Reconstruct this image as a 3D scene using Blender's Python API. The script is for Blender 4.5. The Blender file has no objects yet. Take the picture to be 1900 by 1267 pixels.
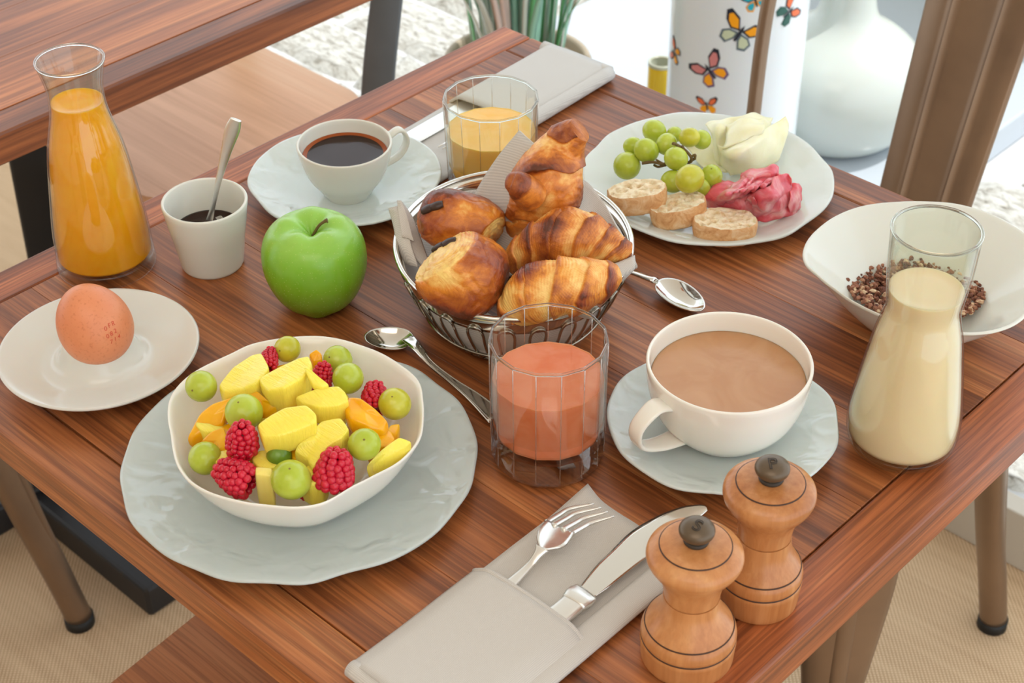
import bpy, math, random
import numpy as np
from mathutils import Vector, Matrix, noise
R = random.Random(7)
PI = math.pi
scene = bpy.context.scene
COL = scene.collection

# ------------------------------------------------------------------ camera
CAM = np.array([1.05625, -1.10205, 1.514025])
CF = np.array([-0.54802899, 0.57605413, -0.60648649])
CX = np.array([0.72791921, 0.68563182, -0.00652906])
CY = np.array([-0.41206535, 0.44505128, 0.79506698])
FPX = 3091.31
cd = bpy.data.cameras.new('camera')
cam = bpy.data.objects.new('camera', cd)
COL.objects.link(cam)
cam.matrix_world = Matrix(((CX[0], CY[0], -CF[0], CAM[0]), (CX[1], CY[1], -CF[1], CAM[1]), (CX[2], CY[2], -CF[2], CAM[2]), (0, 0, 0, 1)))
cd.sensor_width = 36
cd.lens = FPX / 1900 * 36
cd.clip_start = 0.05
cd.dof.use_dof = True
cd.dof.focus_distance = 1.18
cd.dof.aperture_fstop = 16
scene.camera = cam

# ------------------------------------------------------------------ world, sun, added fill light, exposure
w = bpy.data.worlds.new('sky')
scene.world = w
w.use_nodes = True
bg = w.node_tree.nodes['Background']
bg.inputs[0].default_value = (0.86, 0.94, 1.0, 1)
bg.inputs[1].default_value = 1.85

def add_sun(d, strength, angle, colr):
    l = bpy.data.lights.new('sun', 'SUN'); l.energy = strength; l.angle = angle; l.color = colr
    o = bpy.data.objects.new('sun', l); COL.objects.link(o)
    o.rotation_euler = Vector(d).to_track_quat('-Z', 'Y').to_euler()
    return o
add_sun((-0.25, -0.30, -0.92), 3.2, 0.01, (1, 0.97, 0.93))

def add_area(name, loc, d, sx, sy, power, colr):
    l = bpy.data.lights.new(name, 'AREA'); l.shape = 'RECTANGLE'; l.size = sx; l.size_y = sy; l.energy = power; l.color = colr
    o = bpy.data.objects.new(name, l); COL.objects.link(o); o.location = loc
    o.rotation_euler = Vector(d).to_track_quat('-Z', 'Y').to_euler()
    return o
add_area('fill_light', (1.2, -1.6, 2.55), (-0.25, 0.35, -1), 1.6, 1.6, 16, (1, 0.90, 0.80))  # added warm fill from overhead, stands for no real fitting
scene.view_settings.view_transform = 'Standard'
scene.view_settings.look = 'None'
scene.view_settings.gamma = 1
scene.view_settings.use_curve_mapping = False
scene.view_settings.exposure = 0.0
scene.cycles.use_denoising = True
scene.cycles.max_bounces = 14
scene.cycles.transmission_bounces = 14
scene.cycles.transparent_max_bounces = 24
scene.cycles.blur_glossy = 0.3
scene.cycles.sample_clamp_indirect = 8

# ------------------------------------------------------------------ pixel <-> place
TZ = 0.75
def G(px, py, z):
    d = CF + CX * (px - 950) / FPX - CY * (py - 633.5) / FPX
    t = (z - CAM[2]) / d[2]
    return Vector(CAM + d * t)
def P(px, py, z=0.0):
    return G(px, py, TZ + z)
def depth(v):
    return float((np.array(v) - CAM) @ CF)
def proj(v):
    d = np.array(v) - CAM
    k = d @ CF
    return 950 + FPX * (d @ CX) / k, 633.5 - FPX * (d @ CY) / k
def size_at(px, v):
    return px * depth(v) / FPX
def meas(base, rows):
    """base = point under the axis; rows = (image row of the axis, full width in pixels) -> [(r, z)]"""
    out = []
    for y, wd in rows:
        lo, hi = -0.05, 0.6
        for _ in range(40):
            m = (lo + hi) / 2
            if proj(base + Vector((0, 0, m)))[1] > y: lo = m
            else: hi = m
        q = base + Vector((0, 0, lo))
        out.append((size_at(wd, q) / 2, lo))
    return out
def P2(base, px, py, dz=None):
    """point on the vertical plane through base that faces the lens, seen at px, py"""
    n = np.array([CF[0], CF[1], 0]); n /= np.linalg.norm(n)
    d = CF + CX * (px - 950) / FPX - CY * (py - 633.5) / FPX
    t = ((np.array(base) - CAM) @ n) / (d @ n)
    return Vector(CAM + d * t)

# ------------------------------------------------------------------ materials
def lin(c):
    return tuple(((v / 255) / 12.92 if v / 255 <= 0.04045 else (((v / 255) + 0.055) / 1.055) ** 2.4) for v in c)
class NT:
    def __init__(s, name):
        s.m = bpy.data.materials.new(name); s.m.use_nodes = True
        s.t = s.m.node_tree; s.b = s.t.nodes['Principled BSDF']
    def n(s, typ, **kw):
        nd = s.t.nodes.new(typ)
        for k, v in kw.items():
            if k.startswith('i_'): nd.inputs[int(k[2:]) if k[2:].isdigit() else k[2:].replace('_', ' ')].default_value = v
            else: setattr(nd, k, v)
        return nd
    def l(s, a, b):
        s.t.links.new(a, b)
    def set(s, **kw):
        for k, v in kw.items():
            s.b.inputs[k.replace('_', ' ')].default_value = v
        return s
def coords(s, scale=(1, 1, 1), kind='Object', rnd=0, rot=(0, 0, 0)):
    tc = s.n('ShaderNodeTexCoord'); mp = s.n('ShaderNodeMapping')
    mp.inputs['Scale'].default_value = scale; mp.inputs['Rotation'].default_value = rot
    s.l(tc.outputs[kind], mp.inputs['Vector'])
    if rnd:
        oi = s.n('ShaderNodeObjectInfo'); mu = s.n('ShaderNodeMath', operation='MULTIPLY'); mu.inputs[1].default_value = rnd
        s.l(oi.outputs['Random'], mu.inputs[0])
        cb = s.n('ShaderNodeCombineXYZ')
        for i in range(3): s.l(mu.outputs[0], cb.inputs[i])
        s.l(cb.outputs[0], mp.inputs['Location'])
    return mp.outputs['Vector']
def ramp(s, fac, stops):
    r = s.n('ShaderNodeValToRGB')
    e = r.color_ramp.elements
    while len(e) < len(stops): e.new(0.5)
    for k, (p, c) in enumerate(stops):
        e[k].position = p; e[k].color = (*lin(c), 1)
    s.l(fac, r.inputs[0])
    return r.outputs[0]
def noise_n(s, vec, scale, detail=4, rough=0.5, dist=0.0):
    n = s.n('ShaderNodeTexNoise'); n.inputs['Scale'].default_value = scale; n.inputs['Detail'].default_value = detail
    n.inputs['Roughness'].default_value = rough; n.inputs['Distortion'].default_value = dist
    s.l(vec, n.inputs['Vector']); return n.outputs['Fac']
def bump(s, h, strength, dist=0.001):
    b = s.n('ShaderNodeBump'); b.inputs['Strength'].default_value = strength; b.inputs['Distance'].default_value = dist
    s.l(h, b.inputs['Height']); s.l(b.outputs[0], s.b.inputs['Normal'])
def plain(name, c, rough=0.4, metal=0, **kw):
    s = NT(name); s.set(Base_Color=(*lin(c), 1), Roughness=rough, Metallic=metal, **kw); return s.m
def mix(s, a, b, fac, mode='MIX'):
    m = s.n('ShaderNodeMix', data_type='RGBA', blend_type=mode)
    for sock, v in ((m.inputs[0], fac), (m.inputs[6], a), (m.inputs[7], b)):
        if isinstance(v, (int, float)): sock.default_value = v
        elif isinstance(v, tuple): sock.default_value = (*lin(v), 1)
        else: s.l(v, sock)
    return m.outputs[2]

def mixf(s, col, k):
    m = s.n('ShaderNodeMath', operation='MULTIPLY'); m.inputs[1].default_value = k; s.l(col, m.inputs[0]); return m.outputs[0]

def wood(name, stops, axis='x', scale=1.0, rough=0.36, streak=(60, 90, 45), bstr=0.12, pdark=0.75, pamt=0.45):
    s = NT(name)
    k = {'x': (2.2, 40, 40), 'y': (40, 2.2, 40), 'z': (40, 40, 2.2)}[axis]
    v = coords(s, tuple(a * scale for a in k), rnd=11)
    a = noise_n(s, v, 1.0, 6, 0.62, 0.5)
    k2 = {'x': (5, 260, 260), 'y': (260, 5, 260), 'z': (260, 260, 5)}[axis]
    v2 = coords(s, tuple(x * scale for x in k2), rnd=5)
    f = noise_n(s, v2, 1.0, 3, 0.6)
    k3 = {'x': (1.2, 5, 5), 'y': (5, 1.2, 5), 'z': (5, 5, 1.2)}[axis]
    g = noise_n(s, coords(s, tuple(x * scale for x in k3), rnd=7), 1.0, 2, 0.5, 0.8)
    m1 = s.n('ShaderNodeMath', operation='MULTIPLY_ADD'); m1.inputs[1].default_value = 0.45
    s.l(f, m1.inputs[0]); s.l(a, m1.inputs[2])
    m2 = s.n('ShaderNodeMath', operation='MULTIPLY_ADD'); m2.inputs[1].default_value = 0.55
    s.l(g, m2.inputs[0]); s.l(m1.outputs[0], m2.inputs[2])
    oi = s.n('ShaderNodeObjectInfo')
    m3 = s.n('ShaderNodeMath', operation='MULTIPLY_ADD'); m3.inputs[1].default_value = 0.14
    s.l(oi.outputs['Random'], m3.inputs[0]); s.l(m2.outputs[0], m3.inputs[2])
    m4 = s.n('ShaderNodeMapRange'); m4.inputs[1].default_value = 0.72; m4.inputs[2].default_value = 1.36
    s.l(m3.outputs[0], m4.inputs[0])
    c = ramp(s, m4.outputs[0], stops)
    k4 = {'x': (9, 420, 420), 'y': (420, 9, 420), 'z': (420, 420, 9)}[axis]
    pores = noise_n(s, coords(s, tuple(x * scale for x in k4), rnd=17), 1.0, 2, 0.55)
    k5 = {'x': (2.2, 110, 110), 'y': (110, 2.2, 110), 'z': (110, 110, 2.2)}[axis]
    band = noise_n(s, coords(s, tuple(x * scale for x in k5), rnd=23), 1.0, 4, 0.6, 0.4)
    pm_ = s.n('ShaderNodeMath', operation='MULTIPLY_ADD'); pm_.inputs[1].default_value = 0.8; s.l(band, pm_.inputs[0]); s.l(pores, pm_.inputs[2])
    pk = ramp(s, pm_.outputs[0], [(0.0, (0, 0, 0)), (0.86, (0, 0, 0)), (0.97, (230, 230, 230))])
    c = mix(s, c, tuple(int(x * pdark) for x in stops[0][1]), mixf(s, pk, pamt))
    s.l(c, s.b.inputs['Base Color'])
    bump(s, m1.outputs[0], bstr, 0.0008)
    s.set(Roughness=rough)
    return s.m
WALNUT = [(0.0, (64, 31, 15)), (0.25, (106, 56, 28)), (0.5, (142, 80, 41)), (0.74, (172, 103, 56)), (1.0, (202, 134, 80))]
M = {}
M['wood_x'] = wood('walnut_along_x', WALNUT, 'x')
M['wood_y'] = wood('walnut_along_y', [(p, (min(255, int(c[0] * 1.02)), int(c[1] * .95), int(c[2] * .93))) for p, c in WALNUT], 'y')
M['wood_left'] = wood('walnut_left_table', [(p, (min(255, int(c[0] * 1.05 + 20)), int(c[1] * 1.05 + 16), int(c[2] * 1.05 + 14))) for p, c in WALNUT], 'y', 0.8, pamt=.3)
M['pale_wood'] = wood('pale_beech_seat', [(0, (206, 150, 108)), (0.5, (234, 180, 138)), (1, (244, 204, 166))], 'x', 0.55, 0.4, bstr=0.03, pdark=.9, pamt=.1)
M['seat_wood'] = wood('brown_seat_wood', [(0, (128, 72, 38)), (0.5, (168, 104, 60)), (1, (186, 124, 78))], 'x', 0.8, 0.4)
M['mill_wood'] = wood('mill_beech', [(0, (146, 86, 44)), (0.45, (180, 116, 66)), (1, (204, 146, 94))], 'z', 0.75, 0.27, bstr=0.03, pdark=.9, pamt=.18)
M['mill_salt'] = wood('mill_beech_light', [(0, (160, 98, 52)), (0.45, (192, 128, 76)), (1, (214, 158, 104))], 'z', 0.75, 0.3, bstr=0.03, pdark=.9, pamt=.15)
M['groove'] = plain('burnt_groove', (62, 36, 20), 0.6)
M['knob'] = plain('knob_bronze', (96, 80, 62), 0.33, 0.35)
M['knob_dark'] = plain('knob_letter', (52, 42, 32), 0.6)

def china(name, c, ripple=0.0, rough=0.09, r0=.07, r1=.10):
    s = NT(name)
    s.set(Base_Color=(*lin(c), 1), Roughness=rough, Subsurface_Weight=0.12, Subsurface_Scale=0.004)
    if ripple:
        h = noise_n(s, coords(s, (1, 1, 0.2)), 42, 1.5, 0.5, 0.8)
        tc = s.n('ShaderNodeTexCoord'); sx = s.n('ShaderNodeVectorMath', operation='MULTIPLY'); sx.inputs[1].default_value = (1, 1, 0); s.l(tc.outputs['Object'], sx.inputs[0])
        ln_ = s.n('ShaderNodeVectorMath', operation='LENGTH'); s.l(sx.outputs[0], ln_.inputs[0])
        mk = s.n('ShaderNodeMapRange'); mk.inputs[1].default_value = r0; mk.inputs[2].default_value = r1; s.l(ln_.outputs['Value'], mk.inputs[0])
        mh = s.n('ShaderNodeMath', operation='MULTIPLY'); s.l(h, mh.inputs[0]); s.l(mk.outputs[0], mh.inputs[1])
        bump(s, mh.outputs[0], ripple, 0.004)
    return s.m
M['china'] = china('white_china', (218, 218, 208))
M['china_cool'] = china('rippled_china', (190, 198, 195), 0.8, 0.05)
M['china_plate'] = china('large_plate_china', (212, 218, 213), 0.35, 0.06, .085, .11)
M['china_saucer'] = china('rippled_saucer_china', (208, 217, 215), 0.6, 0.05, .042, .062)
M['china_warm'] = china('warm_white_china', (238, 234, 224))
M['china_smooth'] = china('smooth_china', (216, 214, 206))

def glass(name, c=(255, 255, 255), ior=1.46):
    s = NT(name); s.set(Base_Color=(*lin(c), 1), Roughness=0.0, Transmission_Weight=1.0, IOR=ior); return s.m
def thin(name, tint=(250, 252, 250), edge=(196, 198, 192), k1=.8, k0=.04):
    s = NT(name)
    s.t.nodes.remove(s.b); out = s.t.nodes['Material Output']
    tr = s.n('ShaderNodeBsdfTransparent'); gl = s.n('ShaderNodeBsdfGlossy'); gl.inputs['Roughness'].default_value = 0.0
    f0 = s.n('ShaderNodeLayerWeight'); f0.inputs[0].default_value = 0.5
    pw = s.n('ShaderNodeMath', operation='POWER'); pw.inputs[1].default_value = 4.0; s.l(f0.outputs['Facing'], pw.inputs[0])
    fr = s.n('ShaderNodeMath', operation='MULTIPLY_ADD'); fr.inputs[1].default_value = k1; fr.inputs[2].default_value = k0; s.l(pw.outputs[0], fr.inputs[0])
    lw = s.n('ShaderNodeLayerWeight'); lw.inputs[0].default_value = 0.25
    s.l(ramp(s, lw.outputs['Facing'], [(0.55, tint), (0.93, edge)]), tr.inputs[0])
    mx = s.n('ShaderNodeMixShader'); s.l(fr.outputs[0], mx.inputs[0]); s.l(tr.outputs[0], mx.inputs[1]); s.l(gl.outputs[0], mx.inputs[2])
    s.l(mx.outputs[0], out.inputs[0]); return s.m
M['glass'] = thin('clear_glass_wall')
M['crystal'] = thin('crystal_base', (252, 253, 252), (240, 242, 238), .9, .30)
M['ridge'] = thin('crystal_ridge', (255, 255, 255), (250, 250, 250), .6, .40)
M['solid_glass'] = glass('clear_solid_glass', ior=1.30)
M['glass_green'] = thin('faintly_green_glass', (249, 251, 247), (186, 196, 180))

def liquid(name, c, rough=0.12, sss=0.35, var=None):
    s = NT(name)
    s.set(Base_Color=(*lin(c), 1), Roughness=rough, Subsurface_Weight=sss, Subsurface_Scale=0.01, IOR=1.33)
    s.b.inputs['Subsurface Radius'].default_value = (1, 0.5, 0.2)
    if var:
        f = noise_n(s, coords(s, (1, 1, 1)), 28, 3, 0.6, 1.0)
        s.l(ramp(s, f, [(0.35, c), (0.7, var)]), s.b.inputs['Base Color'])
    return s.m
M['juice'] = liquid('orange_juice', (248, 164, 22), var=(250, 176, 48))
M['juice_pale'] = liquid('pale_juice', (247, 190, 92), var=(249, 204, 126))
M['grapefruit'] = liquid('pink_grapefruit_juice', (216, 116, 74), var=(226, 140, 104))
M['milk'] = liquid('oat_milk', (240, 216, 184))
M['milk_coffee'] = liquid('milk_coffee', (186, 136, 96), 0.1, var=(196, 150, 112))
M['coffee'] = liquid('black_coffee', (46, 26, 16), 0.05, 0.0)
M['crema'] = liquid('coffee_edge', (150, 72, 26), 0.2, 0.0)

def metal(name, c, rough, ani=0):
    s = NT(name); s.set(Base_Color=(*lin(c), 1), Roughness=rough, Metallic=1.0)
    return s.m
M['steel'] = metal('polished_steel', (216, 212, 204), 0.1)
M['steel_satin'] = metal('satin_steel', (232, 230, 225), 0.33)
M['wire'] = metal('basket_wire', (160, 153, 142), 0.14)
M['bronze'] = None
def painted(name, c, rough=0.35, m=0.75):
    s = NT(name)
    f = noise_n(s, coords(s, (1, 1, 1)), 9, 4, 0.6)
    s.l(ramp(s, f, [(0.3, tuple(int(v * .9) for v in c)), (0.7, c)]), s.b.inputs['Base Color'])
    s.set(Roughness=rough, Metallic=m); return s.m
M['bronze'] = painted('bronze_chair_metal', (146, 122, 100), 0.36, 0.7)
M['grey_metal'] = painted('grey_chair_metal', (104, 108, 112), 0.5, 0.3)
M['black_iron'] = plain('black_cast_iron', (34, 34, 36), 0.5)
M['black_rubber'] = plain('black_rubber', (22, 22, 22), 0.6)
M['white_gloss'] = plain('white_gloss_plinth', (182, 190, 198), 0.12)
M['wall_cream'] = plain('cream_plaster', (222, 206, 184), 0.9)
M['ceiling'] = plain('ceiling_paint', (236, 230, 220), 0.9)
M['panel_grey'] = plain('pale_sage_panel', (206, 210, 200), 0.5)
M['threshold'] = plain('grey_threshold', (196, 188, 174), 0.5)
M['taupe'] = plain('taupe_pot_clay', (172, 158, 138), 0.7)
M['lamp_white'] = china('lamp_white', (192, 198, 192), 0, 0.18)
M['vase_white'] = china('vase_white', (222, 229, 234), 0, 0.08)
M['yellow'] = plain('yellow_glaze', (246, 204, 46), 0.12)
M['yellow_in'] = plain('grey_glaze', (188, 190, 172), 0.3)

def cloth(name, c):
    s = NT(name)
    v = coords(s, (1, 1, 1))
    wv = s.n('ShaderNodeTexWave', wave_type='BANDS', bands_direction='X'); wv.inputs['Scale'].default_value = 330
    wv2 = s.n('ShaderNodeTexWave', wave_type='BANDS', bands_direction='Y'); wv2.inputs['Scale'].default_value = 330
    s.l(v, wv.inputs[0]); s.l(v, wv2.inputs[0])
    mm = s.n('ShaderNodeMath', operation='MULTIPLY'); s.l(wv.outputs['Fac'], mm.inputs[0]); s.l(wv2.outputs['Fac'], mm.inputs[1])
    n = noise_n(s, v, 14, 2)
    s.l(mix(s, tuple(int(x * .86) for x in c), c, mm.outputs[0]), s.b.inputs['Base Color'])
    bump(s, mm.outputs[0], 0.35, 0.0005)
    s.set(Roughness=0.95, Sheen_Weight=0.15)
    return s.m
M['cloth'] = cloth('greige_napkin_cloth', (222, 215, 206))
M['cloth_cool'] = cloth('pale_napkin_cloth', (226, 224, 220))

def carpet():
    s = NT('woven_beige_flooring')
    v = coords(s, (1, 1, 1), rot=(0, 0, 0.78))
    wv = s.n('ShaderNodeTexWave', bands_direction='X'); wv.inputs['Scale'].default_value = 88; wv.inputs['Distortion'].default_value = 0.6
    wv2 = s.n('ShaderNodeTexWave', bands_direction='Y'); wv2.inputs['Scale'].default_value = 72; wv2.inputs['Distortion'].default_value = 0.4
    s.l(v, wv.inputs[0]); s.l(v, wv2.inputs[0])
    mm = s.n('ShaderNodeMath', operation='MULTIPLY'); s.l(wv.outputs['Fac'], mm.inputs[0]); s.l(wv2.outputs['Fac'], mm.inputs[1])
    st = noise_n(s, coords(s, (4, 50, 1)), 1.0, 3, 0.6)
    base = ramp(s, st, [(0.3, (176, 144, 108)), (0.7, (198, 168, 132))])
    s.l(mix(s, base, (238, 212, 178), mm.outputs[0]), s.b.inputs['Base Color'])
    bump(s, mm.outputs[0], 0.5, 0.001); s.set(Roughness=0.9)
    return s.m
M['carpet'] = carpet()
def stone():
    s = NT('white_rough_stone')
    v = coords(s, (1, 1, 1), rnd=9)
    a = noise_n(s, v, 14, 7, 0.65, 0.6)
    s.l(ramp(s, a, [(0.30, (110, 104, 92)), (0.42, (186, 182, 172)), (0.55, (216, 216, 210)), (0.8, (226, 224, 218))]), s.b.inputs['Base Color'])
    bump(s, a, 0.7, 0.02); s.set(Roughness=0.85); return s.m
M['stone'] = stone()
M['mortar'] = plain('pale_mortar', (200, 202, 204), 0.95)

# food
def apple_mat():
    s = NT('green_apple_skin')
    v = coords(s, (1, 1, 1))
    big = noise_n(s, coords(s, (1, 1, 0.35)), 45, 4, 0.6, 0.5)
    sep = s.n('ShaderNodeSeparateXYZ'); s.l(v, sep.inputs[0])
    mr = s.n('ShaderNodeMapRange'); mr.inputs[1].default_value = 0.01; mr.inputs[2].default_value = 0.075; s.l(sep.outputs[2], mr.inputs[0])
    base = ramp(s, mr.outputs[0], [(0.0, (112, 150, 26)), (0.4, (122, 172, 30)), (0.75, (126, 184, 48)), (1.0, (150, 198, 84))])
    c2 = mix(s, base, (172, 206, 104), 0.0)
    f = ramp(s, big, [(0.45, (0, 0, 0)), (0.75, (130, 130, 130))])
    c = mix(s, base, (176, 208, 104), f)
    vo = s.n('ShaderNodeTexVoronoi'); vo.inputs['Scale'].default_value = 380; s.l(v, vo.inputs['Vector'])
    sp = ramp(s, vo.outputs['Distance'], [(0.10, (255, 255, 255)), (0.2, (0, 0, 0))])
    c = mix(s, c, (214, 226, 140), mixf(s, sp, 0.3))
    s.l(c, s.b.inputs['Base Color'])
    s.set(Roughness=0.26, Subsurface_Weight=0.15, Subsurface_Scale=0.006); return s.m
M['apple'] = apple_mat()
M['stem'] = plain('brown_stem', (104, 82, 40), 0.7)
def grape_mat(name, a, b):
    s = NT(name)
    f = noise_n(s, coords(s, (1, 1, 1), rnd=13), 60, 3, 0.6)
    s.l(ramp(s, f, [(0.35, a), (0.7, b)]), s.b.inputs['Base Color'])
    s.set(Roughness=0.22, Subsurface_Weight=0.55, Subsurface_Scale=0.008, Transmission_Weight=0.0)
    s.b.inputs['Subsurface Radius'].default_value = (0.8, 1.0, 0.25)
    return s.m
M['grape'] = grape_mat('green_grape_skin', (172, 186, 52), (192, 202, 84))
M['grape_dark'] = grape_mat('dark_green_grape_skin', (96, 136, 36), (122, 156, 52))
M['grape_gold'] = grape_mat('golden_grape_skin', (184, 180, 44), (204, 200, 72))
M['grape_mark'] = plain('grape_stem_scar', (128, 108, 48), 0.8)
def fruit_mat(name, a, b, sc=(1, 1, 1), rough=0.22, sss=0.4, fib=False):
    s = NT(name)
    f = noise_n(s, coords(s, sc, rnd=8), 70, 4, 0.6, 0.4)
    s.l(ramp(s, f, [(0.3, a), (0.7, b)]), s.b.inputs['Base Color'])
    s.set(Roughness=rough, Subsurface_Weight=sss, Subsurface_Scale=0.006)
    s.b.inputs['Subsurface Radius'].default_value = (1, 0.7, 0.2)
    if fib:
        g = noise_n(s, coords(s, (60, 420, 60), rnd=4, rot=(.5, .3, .9)), 1.0, 3, 0.6, 0.6)
        ad = s.n('ShaderNodeMath', operation='ADD'); s.l(f, ad.inputs[0]); s.l(g, ad.inputs[1])
        s.l(ramp(s, ad.outputs[0], [(0.35, tuple(int(x * .92) for x in a)), (0.55, a), (0.75, b)]), s.b.inputs['Base Color'])
        bump(s, ad.outputs[0], 0.6, 0.0016)
    else: bump(s, f, 0.35, 0.0015)
    return s.m
M['pineapple'] = fruit_mat('pineapple_flesh', (246, 208, 34), (253, 230, 92), (1, .25, 1), 0.2, 0.4, True)
M['mango'] = fruit_mat('mango_flesh', (244, 168, 8), (250, 188, 22), (1, 1, 1), 0.14)
M['pineapple_pale'] = fruit_mat('pale_pineapple_flesh', (244, 220, 104), (250, 232, 136), (1, 1, .2), 0.35)
M['raspberry'] = fruit_mat('raspberry_drupelets', (188, 12, 40), (212, 30, 60), (1, 1, 1), 0.24, 0.35)
M['rasp_core'] = plain('raspberry_core', (120, 6, 22), 0.5)
M['eggshell'] = None
def egg_mat():
    s = NT('brown_eggshell')
    f = noise_n(s, coords(s, (1, 1, 1)), 420, 2, 0.5); g = noise_n(s, coords(s, (1, 1, 1)), 30, 3)
    c = ramp(s, g, [(0.3, (216, 130, 86)), (0.7, (226, 146, 102))])
    s.l(mix(s, c, (190, 104, 62), mixf(s, ramp(s, f, [(0.55, (0, 0, 0)), (0.75, (255, 255, 255))]), 0.5)), s.b.inputs['Base Color'])
    bump(s, f, 0.08, 0.0004)
    s.set(Roughness=0.42, Subsurface_Weight=0.1, Subsurface_Scale=0.003); return s.m
M['eggshell'] = egg_mat()
M['egg_stamp'] = plain('egg_stamp_ink', (206, 84, 58), 0.6)

def pastry_mat(name, pale=(246, 198, 116), mid=(216, 130, 48), dark=(132, 60, 24), line=1.0):
    s = NT(name)
    at = s.n('ShaderNodeAttribute', attribute_name='crest')
    v = coords(s, (1, 1, 1), rnd=3)
    a = noise_n(s, v, 55, 6, 0.7, 0.8)
    b = noise_n(s, v, 210, 4, 0.65, 0.4)
    ma = s.n('ShaderNodeMath', operation='MULTIPLY_ADD'); ma.inputs[1].default_value = 0.8; s.l(a, ma.inputs[0])
    sc = s.n('ShaderNodeMath', operation='MULTIPLY'); sc.inputs[1].default_value = 1.0; s.l(at.outputs['Fac'], sc.inputs[0]); s.l(sc.outputs[0], ma.inputs[2])
    mb = s.n('ShaderNodeMath', operation='MULTIPLY_ADD'); mb.inputs[1].default_value = 0.28; s.l(b, mb.inputs[0]); s.l(ma.outputs[0], mb.inputs[2])
    mr = s.n('ShaderNodeMapRange'); mr.inputs[1].default_value = 0.50; mr.inputs[2].default_value = 1.30; s.l(mb.outputs[0], mr.inputs[0])
    s.l(ramp(s, mr.outputs[0], [(0.0, pale), (0.36, mid), (0.6, tuple(int((x + y) / 2) for x, y in zip(mid, dark))), (0.85, dark), (1.0, tuple(int(x * .7) for x in dark))]), s.b.inputs['Base Color'])
    bump(s, mb.outputs[0], 0.55, 0.0022)
    s.set(Roughness=0.36, Subsurface_Weight=0.05, Subsurface_Scale=0.004); return s.m
M['pastry'] = pastry_mat('croissant_crust')
M['pastry_gold'] = pastry_mat('golden_croissant_crust', (250, 208, 124), (228, 146, 54), (138, 60, 30))
M['pain'] = pastry_mat('pain_crust', (250, 212, 126), (218, 132, 42), (142, 60, 18))
M['chocolate'] = plain('dark_chocolate', (56, 34, 26), 0.45)
def bread_mats():
    s = NT('bread_crust'); v = coords(s, (1, 1, 1), rnd=5); a = noise_n(s, v, 90, 5, 0.65, 1.0)
    s.l(ramp(s, a, [(0.3, (196, 134, 78)), (0.5, (224, 172, 118)), (0.7, (238, 206, 164))]), s.b.inputs['Base Color']); bump(s, a, 0.5, 0.002); s.set(Roughness=0.75)
    t = NT('bread_crumb'); v = coords(t, (1, 1, 1), rnd=5); b = noise_n(t, v, 160, 4, 0.6, 0.5)
    t.l(ramp(t, b, [(0.3, (214, 182, 132)), (0.55, (240, 224, 192)), (0.8, (248, 238, 214))]), t.b.inputs['Base Color']); bump(t, b, 0.6, 0.002); t.set(Roughness=0.85, Subsurface_Weight=0.15, Subsurface_Scale=0.004)
    return s.m, t.m
M['crust'], M['crumb'] = bread_mats()
def ham_mat():
    s = NT('cured_ham'); v = coords(s, (1, 2.2, 1)); a = noise_n(s, v, 32, 5, 0.6, 1.6)
    s.l(ramp(s, a, [(0.3, (206, 72, 86)), (0.48, (224, 98, 110)), (0.6, (234, 142, 146)), (0.74, (244, 192, 186))]), s.b.inputs['Base Color'])
    bump(s, a, 0.2, 0.001)
    s.set(Roughness=0.3, Subsurface_Weight=0.4, Subsurface_Scale=0.005); return s.m
M['ham'] = ham_mat()
M['cheese'] = fruit_mat('pale_cheese', (238, 230, 190), (242, 236, 204), (1, 1, 1), 0.4, 0.45)
def granola_mat():
    s = NT('granola_flakes'); at = s.n('ShaderNodeAttribute', attribute_name='crest')
    s.l(ramp(s, at.outputs['Fac'], [(0.0, (96, 54, 38)), (0.45, (132, 82, 60)), (0.8, (158, 106, 80)), (0.94, (178, 132, 102)), (1, (226, 200, 164))]), s.b.inputs['Base Color']); s.set(Roughness=0.7); return s.m
M['granola'] = granola_mat()
def leaf_mat(name, c): return plain(name, c, 0.4)

# ------------------------------------------------------------------ object helpers
def empty(name, loc, label=None, cat=None, group=None, rz=0):
    o = bpy.data.objects.new(name, None); COL.objects.link(o); o.location = loc; o.rotation_euler = (0, 0, rz)
    o.empty_display_size = 0.02
    tag(o, label, cat, group); return o
def tag(o, label=None, cat=None, group=None, kind=None):
    if label: o['label'] = label
    if cat: o['category'] = cat
    if group: o['group'] = group
    if kind: o['kind'] = kind
    return o
def mesh(name, verts, faces, mat, parent=None, loc=None, smooth=True, flat_angle=None, attr=None, keep=False):
    """verts are in world space unless loc is given (then local to loc); parent = Empty or object whose origin they become local to"""
    me = bpy.data.meshes.new(name)
    V = [Vector(v) for v in verts]
    if parent is not None and not keep:
        inv = parent_world(parent).inverted(); V = [inv @ v for v in V]
    elif loc is not None:
        L = Vector(loc); V = [v - L for v in V]
    me.from_pydata([tuple(v) for v in V], [], faces)
    me.update()
    if smooth:
        me.polygons.foreach_set('use_smooth', [True] * len(me.polygons))
        if flat_angle: me.set_sharp_from_angle(angle=math.radians(flat_angle))
    if mat is not None:
        for m_ in (mat if isinstance(mat, (list, tuple)) else [mat]): me.materials.append(m_)
    if attr is not None:
        a = me.attributes.new('crest', 'FLOAT', 'POINT'); a.data.foreach_set('value', list(attr))
    o = bpy.data.objects.new(name, me); COL.objects.link(o)
    if parent is not None: o.parent = parent
    elif loc is not None: o.location = loc
    return o
def parent_world(o):
    m = Matrix.LocRotScale(o.location, o.rotation_euler, o.scale)
    return (parent_world(o.parent) @ m) if o.parent else m
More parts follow.
